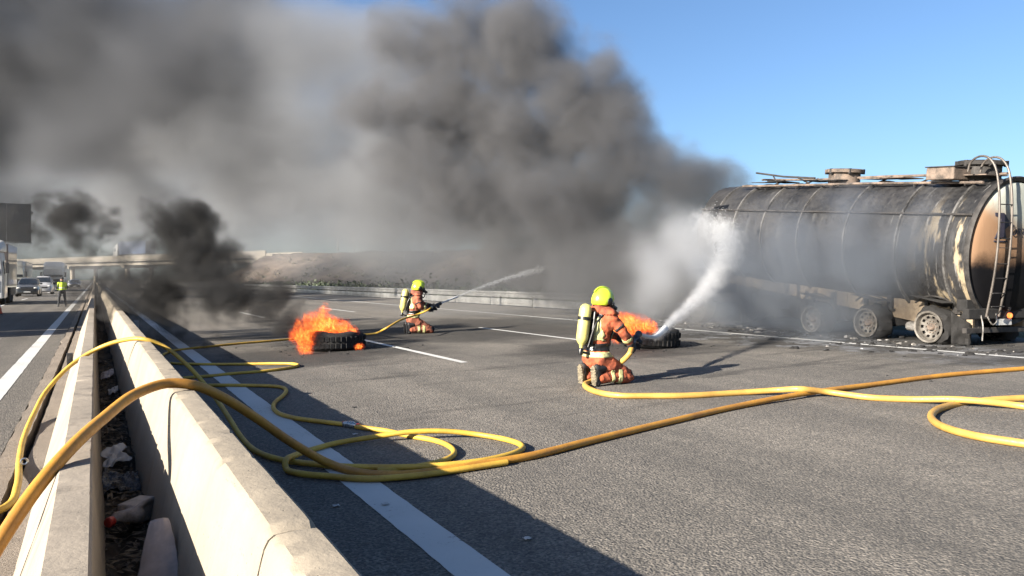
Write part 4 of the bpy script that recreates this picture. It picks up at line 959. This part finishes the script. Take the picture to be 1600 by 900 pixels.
# ------------------------------------------------------------------ burning tyres
M['char'] = simple('charred_rubber', (.007, .007, .0075), .8, 0, .6, 7, dark=(.002, .002, .002), bmp=.02)
def tyre(loc_, R0, h, seed, tilt, label):
    o = empty('burning_tyre', loc_, seed, label, 'tyre', 'burning lorry tyres'); g = MB(); N = 64
    prof = [(.52, .1), (.55, .02), (.8, 0), (.96, .06), (1.0, .2), (1.0, .8), (.96, .94), (.8, 1.0), (.55, .97), (.5, .85), (.62, .5)]
    for i in range(N):
        a = 2*math.pi*i/N
        for rr, zz in prof:
            q = noise.fractal((math.cos(a)*2.2 + seed, math.sin(a)*2.2, zz*2), 1, 2, 4); sag = 1 - .14*noise.noise((math.cos(a)*1.1, math.sin(a)*1.1, seed))
            g.v.append((R0*rr*math.cos(a)*(1 + .03*q), R0*rr*math.sin(a)*(1 + .03*q), h*zz*sag + .02*q*(zz > .3)))
    m = len(prof)
    for i in range(N):
        for j in range(m): g.f.append((i*m+j, i*m+(j+1) % m, ((i+1) % N)*m+(j+1) % m, ((i+1) % N)*m+j))
    c = g.build('carcass', M['char'], o, True, angle=70); c.rotation_euler = tilt
    for k in range(40):                                         # tread blocks
        a = 2*math.pi*k/40
        for z0 in (.3, .68): b = MB().box((0, 0, 0), (.03, .075*R0/.6, h*.25), None).build('tread_block', M['char'], c); b.location = (R0*1.0*math.cos(a), R0*1.0*math.sin(a), h*z0); b.rotation_euler = (0, 0, a + .25)
    return o
T1 = ground_z(ground(519, 545)); T2 = ground_z(ground(1012, 541))
tyre(T1, .66, .36, 1.3, (0, 0, 0), 'charred lorry tyre lying flat in flames before the far firefighter')
tyre(T2, .62, .40, 4.7, (R_(-3), R_(2), 0), 'charred lorry tyre lying flat in flames beside the nearer firefighter')

# ------------------------------------------------------------------ rubbish between the barriers
M['jug'] = simple('dirty_white_plastic', (.48, .41, .35), .5, 0, .3, 9, dark=(.22, .18, .15)); M['panel'] = simple('dusty_beige_plastic', (.50, .41, .36), .6, 0, .2, 3)
M['sheetw'] = simple('white_sheet', (.6, .58, .55), .6, 0, .15, 8); M['bag'] = simple('dark_bag', (.03, .035, .045), .3, 0, .5, 14, bmp=.02)
jp = Vector((.185, 4.65, .20)); JG = empty('plastic_jug', jp, -.7, 'dirty white plastic jug with red cap lying between the barriers', 'jug')
g = MB(); g.box((.01, .05, 0), (.15, .19, .10)); g.capsule((.06, -.05, 0), (-.02, -.10, 0), .045, .03); g.capsule((-.02, -.09, 0), (-.02, -.14, -.01), .03, .022); g.capsule((.075, .10, .055), (.085, -.02, .06), .016, .015); g.capsule((.085, -.02, .06), (.05, -.09, .02), .015, .015)
link('jug_body', skin_over(g, 'jug_body', .008, 3), M['jug'], JG); MB().lathe([(.026, 0), (.028, .005), (.028, .03), (.022, .036)], 18, Matrix.Translation((-.02, -.135, -.01)) @ Matrix.Rotation(math.pi/2, 4, 'X')).build('cap', M['red'], JG, True)
def crumple(name, c, ux, uy, mat, amp, label, cat, seed, nu=16, nv=20, outline=None, thick=.003, fold=0):
    g = MB(); ux, uy = Vector(ux), Vector(uy); nz = ux.cross(uy).normalized()
    for j in range(nv+1):
        for i in range(nu+1):
            s, t = i/nu*2-1, j/nv*2-1; w = outline(t) if outline else 1
            q = noise.fractal((s*1.6 + seed, t*1.6, seed), 1, 2, 4)
            g.v.append(tuple(Vector(c) + ux*s*w + uy*t + nz*(amp*q + fold*(s*s))))
    for j in range(nv):
        for i in range(nu): g.f.append((j*(nu+1)+i, j*(nu+1)+i+1, (j+1)*(nu+1)+i+1, (j+1)*(nu+1)+i))
    o = g.build(name, mat, None, True, angle=70); o.modifiers.new('s', 'SOLIDIFY').thickness = thick; return tag(o, label, cat)
crumple('beige_fairing', (.225, 3.35, .25), (.105, -.05, .02), (.02, .24, .20), M['panel'], .003, 'curved beige plastic panel standing between the barriers', 'panel', 2, nu=26, nv=34, outline=lambda t: .80 - .36*t - .12*max(0, t)**3 + .05*noise.noise((t*5, 3, 0)), thick=.003, fold=-.008)
crumple('torn_sheet', (.13, 6.2, .20), (.10, .02, .02), (-.02, .13, .03), M['sheetw'], .035, 'torn white plastic sheet among the litter behind the jug', 'sheet', 5, outline=lambda t: .45 + .5*abs(math.sin(t*2.4)))
crumple('plastic_bag', (.15, 5.55, .17), (.11, 0, .0), (0, .2, .01), M['bag'], .05, 'crumpled dark plastic bag between the jug and the torn sheet', 'bag', 9, nu=22, nv=30)
crumple('cardboard_scrap', (.15, 11.6, .2), (.08, .0, .03), (0, .22, .02), M['panel'], .03, 'flat beige cardboard scrap lying deeper between the barriers', 'cardboard', 12)
crumple('paper_scrap', (.19, 9.9, .2), (.05, .01, .02), (0, .07, .02), M['sheetw'], .03, 'small crumpled white paper scrap in the litter', 'paper', 14)
# delineator bracket on the barrier and the little post at the drain
tag(MB().box((-.36, 14.3, .15), (.09, .10, .26)).box((-.36, 14.25, .2), (.05, .012, .05)).build('drain_post', M['darkplastic'], None, False, .01), 'small dark post standing on the drain strip by the lower barrier', 'post')
tag(MB().box((.70, 16.2, .62), (.10, .03, .16)).box((.63, 16.22, .6), (.1, .03, .04)).build('barrier_reflector', M['galv'], None, False, .006), 'small grey reflector bracket on the side of the taller barrier', 'reflector')

# ------------------------------------------------------------------ debris from the fire and scraps on the road
def chunk(g, c, s, r):
    n = 7; top = []
    for lay, zz in ((1, 0), (.7, s*r.uniform(.3, .8))):
        for i in range(n):
            a = 2*math.pi*i/n; q = s*lay*r.uniform(.5, 1.2); top.append((c.x + q*math.cos(a)*1.5, c.y + q*math.sin(a), c.z + zz*r.uniform(.5, 1)))
    g.add(top, [tuple(range(n, 2*n))] + [(i, (i+1) % n, n + (i+1) % n, n + i) for i in range(n)])
r = random.Random(21); g1, g2 = MB(), MB()
for k in range(700):
    s_ = r.uniform(-1.2, 11); l_ = -1.0 - abs(r.gauss(0, .9)) if r.random() < .75 else r.uniform(-1, 1.5)
    p = TROOT + TA*s_ + Vector((TA.y, -TA.x, 0))*l_; p.z = cross(p.x)
    chunk(g1 if r.random() < .8 else g2, p, r.choice((.015, .02, .03, .05, .08 if r.random() < .4 else .03)), r)
for k in range(160):
    c = (T1 if k % 2 else T2) + Vector((r.gauss(0, .9), r.gauss(0, .8), 0)); c.z = cross(c.x); chunk(g1, c, r.uniform(.008, .03), r)
tag(g1.build('charred_debris', M['soot']), kind='stuff'); tag(g2.build('ash_debris', M['bare']), kind='stuff')
for k, (px, py) in enumerate(((824, 844), (602, 790), (555, 680), (525, 792))):
    q = ground(px, py); crumple('paper_scrap', q + Vector((0, 0, .012)), (.022, 0, 0), (0, .018, 0), M['sheetw'], .006, ['white scrap alone on the shaded asphalt beyond the white line', 'tiny white scrap beside the painted edge line', 'tiny scrap near the red coupling', 'white scrap between the barrier and the painted line'][k], 'paper', k, 6, 6, thick=.002)
for k, (px, py) in enumerate(((553, 637), (1455, 596), (1386, 587), (685, 525))):
    gg = MB(); chunk(gg, ground(px, py), .022, r); tag(gg.build('stone', M['soot']), ['small dark stone near the zigzag of thin hose', 'small dark stone beside the amber hose', 'smaller dark stone towards the tanker wheels', 'dark lump on the road in front of the far firefighter'][k], 'stone')
# ------------------------------------------------------------------ smoke, steam, flames: real volumes on voxel grids
class FieldTree(NT): pass
def volume(name, lo, hi, voxel, field, mat, res_max=300):
    """a Volume Cube whose density is field(nt, position); lo, hi are world corners"""
    ng = bpy.data.node_groups.new(name, 'GeometryNodeTree'); ng.interface.new_socket('Geometry', in_out='OUTPUT', socket_type='NodeSocketGeometry')
    nt = NT(ng); out = nt.n('NodeGroupOutput'); vc = nt.n('GeometryNodeVolumeCube')
    vc.inputs['Min'].default_value = lo; vc.inputs['Max'].default_value = hi
    for k in range(3): vc.inputs['Resolution ' + 'XYZ'[k]].default_value = max(8, min(res_max, int((hi[k]-lo[k])/voxel)))
    P = nt.n('GeometryNodeInputPosition').outputs[0]
    nt.put(vc.inputs['Density'], field(nt, P)); sm = nt.n('GeometryNodeSetMaterial'); sm.inputs['Material'].default_value = mat
    ng.links.new(vc.outputs[0], sm.inputs[0]); ng.links.new(sm.outputs[0], out.inputs[0])
    me = bpy.data.meshes.new(name); me.materials.append(mat); o = bpy.data.objects.new(name, me); COL.objects.link(o)
    o.modifiers.new('g', 'NODES').node_group = ng; o['kind'] = 'stuff'; return o
def vol_mat(name, color, density, aniso=.2, absorb=(0, 0, 0), emission=None, step=1.0):
    m = bpy.data.materials.new(name); m.use_nodes = True; t = m.node_tree; t.nodes.clear()
    pv = t.nodes.new('ShaderNodeVolumePrincipled'); o = t.nodes.new('ShaderNodeOutputMaterial'); t.links.new(pv.outputs[0], o.inputs['Volume'])
    pv.inputs['Color'].default_value = (*color, 1); pv.inputs['Density'].default_value = density; pv.inputs['Anisotropy'].default_value = aniso
    pv.inputs['Absorption Color'].default_value = (*absorb, 1); return m
def blobs(nt, P, B):
    """largest of soft ellipsoids: 1 at a centre, 0 at its radius; B holds (centre, radius or radii, weight)"""
    best = None
    for c, r, w in B:
        rr = (r, r, r) if not hasattr(r, '__len__') else r
        d = nt.vm('LENGTH', nt.vm('MULTIPLY', nt.vm('SUBTRACT', P, tuple(c)), (1/rr[0], 1/rr[1], 1/rr[2])))
        v = nt.m('MULTIPLY', nt.m('SUBTRACT', 1.0, d), w); best = v if best is None else nt.m('SMOOTH_MAX', best, v, .18)
    return best
def billow(nt, P, scale, octaves=4, gain=.55):
    """cauliflower noise: folded Perlin octaves"""
    s = None; amp = 1.0; tot = 0
    for k in range(octaves):
        n_ = nt.noise(P, scale*2.1**k, 0, .5); f = nt.m('ABSOLUTE', nt.m('SUBTRACT', nt.m('MULTIPLY', n_, 2), 1)); f = nt.m('MULTIPLY', f, amp); s = f if s is None else nt.m('ADD', s, f); tot += amp; amp *= gain
    return nt.m('MULTIPLY', s, 1/tot)
def B_(l): return [(at(px, py, d), rp*d/F_PX, w) for px, py, d, rp, w in l]
def bounds(B, pad):
    lo = [min(c[k] - r for c, r, w in B) - pad for k in range(3)]; hi = [max(c[k] + r for c, r, w in B) + pad for k in range(3)]; lo[2] = max(lo[2], .02); return lo, hi
# main plume: dense billows driven off the tanker's front
near_b = B_([(1092, 322, 25, 50, .9), (1040, 300, 25, 80, 1), (985, 370, 25, 85, .95), (955, 235, 26, 105, 1), (885, 320, 26.5, 115, 1), (900, 165, 27, 110, 1), (825, 95, 28, 105, 1), (750, 45, 29, 90, .9),
    (815, 220, 28, 115, .85), (770, 300, 29, 110, .7), (700, 190, 30, 130, .6), (935, 420, 25, 90, 1), (865, 405, 26.5, 80, .9), (800, 375, 28, 70, .6), (1000, 430, 23.5, 85, 1), (1055, 430, 22.5, 65, .9), (690, 80, 30.5, 100, .55), (1112, 285, 25.5, 32, .6), (1098, 352, 24.5, 55, 1), (1065, 322, 24.3, 85, 1.1), (1005, 275, 25, 85, 1.1), (1095, 375, 23.5, 55, 1), (1010, 335, 25, 75, 1), (1058, 352, 24, 65, 1), (1095, 310, 24.5, 48, 1), (1065, 400, 22.5, 55, .75), (1020, 450, 22, 60, .75), (1075, 460, 21.5, 45, .55)])
def near_field(nt, P):
    warp = nt.vm('MULTIPLY', nt.vm('SUBTRACT', nt.noise(P, .22, 3, .5, color=True), (.5, .5, .5)), (2.3, 2.3, 2.3)); Q = nt.vm('ADD', P, warp)
    b = blobs(nt, Q, near_b); f = billow(nt, Q, .34, 6, .62)
    d = nt.m('ADD', b, nt.m('MULTIPLY', nt.m('SUBTRACT', f, .16), 2.0))
    return nt.m('MULTIPLY', nt.ramp(d, .02, .7), nt.ramp(nt.sep(P)[2], .1, 1.5, .55, 1))
lo, hi = bounds(near_b, 1.5)
volume('tanker_smoke', lo, hi, .15, near_field, vol_mat('dark_smoke', (.215, .217, .228), 1.2, .2))
# drifting plume: the same smoke spread downwind to the left and away
def far_field(B, lo_, hi_, sc=.13):
    def f_(nt, P):
        warp = nt.vm('MULTIPLY', nt.vm('SUBTRACT', nt.noise(P, .10, 3, .5, color=True), (.5, .5, .5)), (9, 9, 7)); Q = nt.vm('ADD', P, warp)
        b = blobs(nt, Q, B); f = nt.noise(nt.vm('MULTIPLY', Q, (.7, .7, 1.2)), sc, 7, .62)
        return nt.ramp(nt.m('ADD', b, nt.m('MULTIPLY', nt.m('SUBTRACT', f, .47), 1.8)), lo_, hi_)
    return f_
mid_b = B_([(660, 230, 36, 170, .85), (570, 270, 38, 150, .8), (520, 180, 40, 170, .7), (470, 100, 41, 140, .4), (480, 270, 40, 130, .7), (400, 230, 42, 150, .7), (720, 310, 35, 110, .7), (620, 90, 37, 120, .55), (220, 300, 48, 110, .4), (350, 300, 46, 110, .45)])
lo, hi = bounds(mid_b, 3); volume('drifting_smoke', lo, hi, .4, far_field(mid_b, .0, .75), vol_mat('drift_smoke', (.34, .35, .37), .5, .2))
left_b = B_([(330, 110, 44, 160, .9), (160, 80, 46, 180, 1), (20, 60, 48, 180, 1), (110, 195, 48, 140, .85), (-90, 130, 50, 180, 1), (-60, 230, 52, 130, .7), (350, 20, 44, 140, .8), (250, 190, 45, 130, .8), (380, 200, 43, 100, .5), (20, 290, 52, 90, .3)])
lo, hi = bounds(left_b, 3); volume('drifting_smoke', lo, hi, .45, far_field(left_b, .0, .7, .11), vol_mat('dark_drift_smoke', (.165, .172, .188), .42, .2))
# black smoke of the burning tyre, blown low to the left
ty_b = B_([(470, 503, 14.6, 18, .7), (448, 490, 14.8, 28, 1), (418, 473, 15.2, 40, 1), (382, 458, 15.8, 48, .95), (340, 440, 16.4, 54, .9), (305, 405, 16.8, 54, 1), (283, 365, 17.2, 54, 1), (302, 338, 17.4, 40, 1), (265, 440, 17, 50, .5), (215, 445, 18, 50, .3), (340, 482, 15.6, 46, .45), (240, 478, 17.5, 52, .4), (180, 445, 19, 40, .25), (135, 365, 20, 36, .32), (120, 335, 20.5, 34, .42), (70, 340, 21, 34, .32)])
def tyre_field(nt, P):
    warp = nt.vm('MULTIPLY', nt.vm('SUBTRACT', nt.noise(P, .75, 3, .5, color=True), (.5, .5, .5)), (1.0, 1.0, 1.0)); Q = nt.vm('ADD', P, warp)
    b = blobs(nt, Q, ty_b); f = billow(nt, Q, 1.15, 5, .62)
    return nt.ramp(nt.m('ADD', b, nt.m('MULTIPLY', nt.m('SUBTRACT', f, .19), 2.1)), .05, .65)
lo, hi = bounds(ty_b, .4)
volume('tyre_smoke', lo, hi, .06, tyre_field, vol_mat('black_smoke', (.055, .055, .056), 4.2, .1))
bg_b = B_([(-60, 300, 95, 150, .8), (90, 300, 95, 130, .9), (240, 290, 92, 130, .9), (390, 305, 88, 130, .9), (500, 330, 86, 130, 1), (590, 335, 84, 130, 1), (680, 335, 82, 125, 1), (780, 330, 80, 115, .9), (890, 360, 78, 105, .9), (200, 220, 95, 150, .7), (0, 220, 100, 150, .7), (420, 220, 88, 140, .7), (600, 240, 84, 140, .8)])
def bg_field(nt, P):
    b = blobs(nt, P, bg_b); f = nt.noise(P, .06, 5, .6); return nt.ramp(nt.m('ADD', b, nt.m('MULTIPLY', nt.m('SUBTRACT', f, .48), 1.0)), .0, .8)
lo, hi = bounds(bg_b, 3)
volume('background_smoke', lo, hi, .9, bg_field, vol_mat('thin_smoke', (.47, .485, .51), .22, .2))
# thin grey veil over the road behind and pale steam drifting along the tank
veil_b = B_([(420, 440, 30, 110, .5), (600, 430, 30, 130, .55), (760, 450, 27, 170, .9), (900, 470, 22, 150, 1), (1050, 470, 18, 120, 1), (300, 390, 34, 150, .5), (150, 410, 40, 120, .4)])
def veil_field(nt, P):
    b = blobs(nt, P, veil_b); f = nt.noise(P, .3, 5, .6); return nt.ramp(nt.m('ADD', b, nt.m('MULTIPLY', nt.m('SUBTRACT', f, .5), 1.2)), .0, 1.0)
lo, hi = bounds(veil_b, .5); 
volume('veil_smoke', lo, hi, .4, veil_field, vol_mat('veil_smoke', (.40, .41, .42), .16, .3))
st_b = B_([(1160, 440, 16.5, 95, .8), (1240, 420, 16, 100, 1), (1330, 410, 15.2, 100, 1), (1400, 380, 14.6, 80, .8), (1290, 480, 15.6, 90, .9), (1200, 490, 16, 80, .8), (1440, 330, 14.4, 60, .5), (1150, 380, 17.5, 70, .5), (1330, 340, 15.5, 70, .6), (1180, 480, 20, 90, .9), (1260, 490, 19, 80, .9), (1340, 490, 18, 70, .8), (1420, 490, 16.5, 50, .6)])
def steam_field(nt, P):
    warp = nt.vm('MULTIPLY', nt.vm('SUBTRACT', nt.noise(P, .5, 3, .5, color=True), (.5, .5, .5)), (1.2, 1.2, 1.2)); Q = nt.vm('ADD', P, warp)
    b = blobs(nt, Q, st_b); f = nt.noise(Q, .8, 5, .6); return nt.ramp(nt.m('ADD', b, nt.m('MULTIPLY', nt.m('SUBTRACT', f, .5), 1.3)), .0, 1.0)
lo, hi = bounds(st_b, .3)
volume('steam_mist', lo, hi, .12, steam_field, vol_mat('steam', (.38, .42, .48), 1.35, .3))
# ------------------------------------------------------------------ flames
def flame_mat(name):
    m = bpy.data.materials.new(name); m.use_nodes = True; t = m.node_tree; t.nodes.clear(); nt = NT(t)
    pv = nt.n('ShaderNodeVolumePrincipled'); o = nt.n('ShaderNodeOutputMaterial'); t.links.new(pv.outputs[0], o.inputs['Volume'])
    dn = nt.n('ShaderNodeVolumeInfo').outputs['Density']
    pv.inputs['Color'].default_value = (.12, .06, .03, 1); pv.inputs['Density'].default_value = 5.0
    tc = nt.n('ShaderNodeNewGeometry').outputs['Position']
    lick = nt.noise(nt.vm('MULTIPLY', tc, (1, 1, .45)), 17, 3, .6, 1.2); k = nt.m('MULTIPLY', dn, nt.ramp(lick, .30, .70, .12, 1.0))
    cr = nt.n('ShaderNodeValToRGB'); nt.put(cr.inputs[0], k); e = cr.color_ramp.elements
    e[0].position = .05; e[0].color = (.8, .03, .002, 1); e[1].position = .95; e[1].color = (1, .50, .12, 1); q = e.new(.45); q.color = (1, .13, .012, 1); q = e.new(.75); q.color = (1, .25, .03, 1)
    nt.put(pv.inputs['Emission Color'], cr.outputs[0]); nt.put(pv.inputs['Emission Strength'], nt.m('MULTIPLY', nt.m('POWER', k, 1.5), 9.0)); return m
FM = flame_mat('flame')
WIND = Vector((-CS, SN, 0))                                    # towards the left of the view
def flame(name, B, voxel, seed):
    Bw = B_(B)
    def field(nt, P):
        z = nt.sep(P)[2]
        sh = nt.vm('ADD', P, nt.vm('SCALE', tuple(-WIND*.7), scale=nt.m('MULTIPLY', z, .8)))
        w = nt.vm('MULTIPLY', nt.vm('SUBTRACT', nt.noise(nt.vm('ADD', sh, (seed, 0, 0)), 3.6, 3, .6, color=True), (.5, .5, .5)), (.36, .36, .30)); Q = nt.vm('ADD', P, w)
        b = blobs(nt, Q, Bw); S = nt.vm('ADD', nt.vm('MULTIPLY', nt.vm('ADD', sh, w), (1, 1, .42)), (seed, 3, 0))
        n_ = nt.noise(S, 9.5, 4, .62, .9); rd = nt.m('SUBTRACT', 1.0, nt.m('MULTIPLY', nt.m('ABSOLUTE', nt.m('SUBTRACT', n_, .5)), 5.2))
        return nt.ramp(nt.m('ADD', nt.m('MULTIPLY', b, 1.3), nt.m('MULTIPLY', nt.m('SUBTRACT', rd, .55), 1.9)), .25, .75)
    lo, hi = bounds(Bw, .12); return volume(name, lo, hi, voxel, field, FM)
flame('tyre_fire', [(473, 526, 14.6, 15, .8), (476, 543, 14.3, 11, .8), (484, 517, 14.9, 17, .9), (497, 512, 15.2, 18, 1), (504, 498, 15.2, 14, .9), (509, 484, 15.2, 8, .8), (518, 508, 15.2, 16, .9), (534, 514, 15.2, 13, .8), (548, 519, 15.2, 9, .7), (562, 542, 14.4, 5, .8), (468, 506, 14.9, 9, .7), (482, 500, 15, 9, .7)], .016, 1.0)
flame('tyre_fire', [(968, 508, 14.1, 16, .9), (984, 507, 14.2, 17, 1), (1002, 509, 14.2, 13, .9), (1017, 512, 14.2, 9, .8), (962, 520, 13.8, 13, .7), (975, 497, 14.2, 10, .8), (992, 498, 14.2, 8, .7)], .016, 5.0)

# ------------------------------------------------------------------ water
M['water_white'] = simple('white_water', (.80, .82, .84), .35, 0, .08, 20)
J1 = smooth_path([TIP1, at(1022, 527, 11.0), at(1050, 502, 12.2), at(1080, 476, 13.5), at(1106, 450, 15.0), at(1124, 425, 16.5), at(1135, 400, 17.8), at(1136, 378, 18.8), at(1124, 360, 19.6), at(1100, 352, 20.2)], .25)
def jet(name, path, r0, r1, nd, seed, label_mat, dsize):
    r = random.Random(seed); n = len(path); g = MB(); cut = max(4, int(n*.16))
    g.tube(path[:cut], [r0 + (r1*.10)*(i/cut)**1.3*(1 + .35*noise.noise((i*.7, seed, 0))) for i in range(cut)], 10)
    for k in range(nd):
        t = r.random()**.95; i = min(n-2, int(t*(n-1))); f = t*(n-1) - i; p = path[i].lerp(path[i+1], f); sp = (r0 + (r1 - r0)*t**1.25)*.62
        c = p + Vector((r.gauss(0, sp), r.gauss(0, sp), r.gauss(0, sp) - (abs(r.gauss(0, sp))*.7 if r.random() < .3 else 0))); s = dsize*r.uniform(.35, 1.0)*(.6 + .8*t)
        d = (path[i+1] - path[i]).normalized()*s*1.7; a = d.orthogonal().normalized()*s*.6; b = d.cross(a).normalized()*s*.6
        g.add([c + d, c + a, c - a*.5 + b, c - a*.5 - b, c - d], [(0, 1, 2), (0, 2, 3), (0, 3, 1), (4, 2, 1), (4, 3, 2), (4, 1, 3)])
    o = g.build(name, M['water_white'], None, True, angle=80); o['kind'] = 'stuff'; return o
jet('water_spray', J1, .022, .36, 26000, 3, None, .010)
J2 = smooth_path([TIP2, TIP2.lerp(HIT2, .3) + Vector((0, 0, .10)), TIP2.lerp(HIT2, .65) + Vector((0, 0, .12)), HIT2], .3)
jet('water_spray', J2, .016, .13, 3000, 5, None, .016)
def path_blobs(path, n, r0, r1, w=1.0):
    out = []
    for k in range(n):
        t = k/(n-1); i = min(len(path)-1, int(t*(len(path)-1))); out.append((path[i], r0 + (r1-r0)*t**1.2, w*(1 - .45*t)))
    return out
jb = path_blobs(J1, 24, .06, .62)
def jet_field(nt, P):
    w = nt.vm('MULTIPLY', nt.vm('SUBTRACT', nt.noise(P, 3.0, 3, .6, color=True), (.5, .5, .5)), (.30, .30, .30)); Q = nt.vm('ADD', P, w)
    b = blobs(nt, Q, jb); f = nt.noise(P, 6, 4, .65); return nt.ramp(nt.m('ADD', b, nt.m('MULTIPLY', nt.m('SUBTRACT', f, .5), 1.5)), .1, .9)
lo, hi = bounds(jb, .15); volume('spray_mist', lo, hi, .05, jet_field, vol_mat('spray', (.95, .955, .96), 5.0, .3))
mb_ = B_([(1080, 400, 18, 60, .9), (1040, 440, 17, 65, .8), (1010, 480, 16, 55, .6), (1100, 430, 17, 50, .7), (1060, 380, 19, 50, .7), (1090, 480, 15.5, 55, .5), (1150, 380, 19, 45, .6), (1070, 365, 19.5, 60, .9), (1030, 410, 18.3, 70, .9), (1100, 390, 18.5, 60, .9)])
def mist_field(nt, P):
    b = blobs(nt, P, mb_); f = nt.noise(P, 1.2, 5, .6); return nt.ramp(nt.m('ADD', b, nt.m('MULTIPLY', nt.m('SUBTRACT', f, .5), 1.2)), 0, 1)
lo, hi = bounds(mb_, .2); volume('spray_mist', lo, hi, .14, mist_field, vol_mat('falling_mist', (.80, .82, .85), .95, .3))
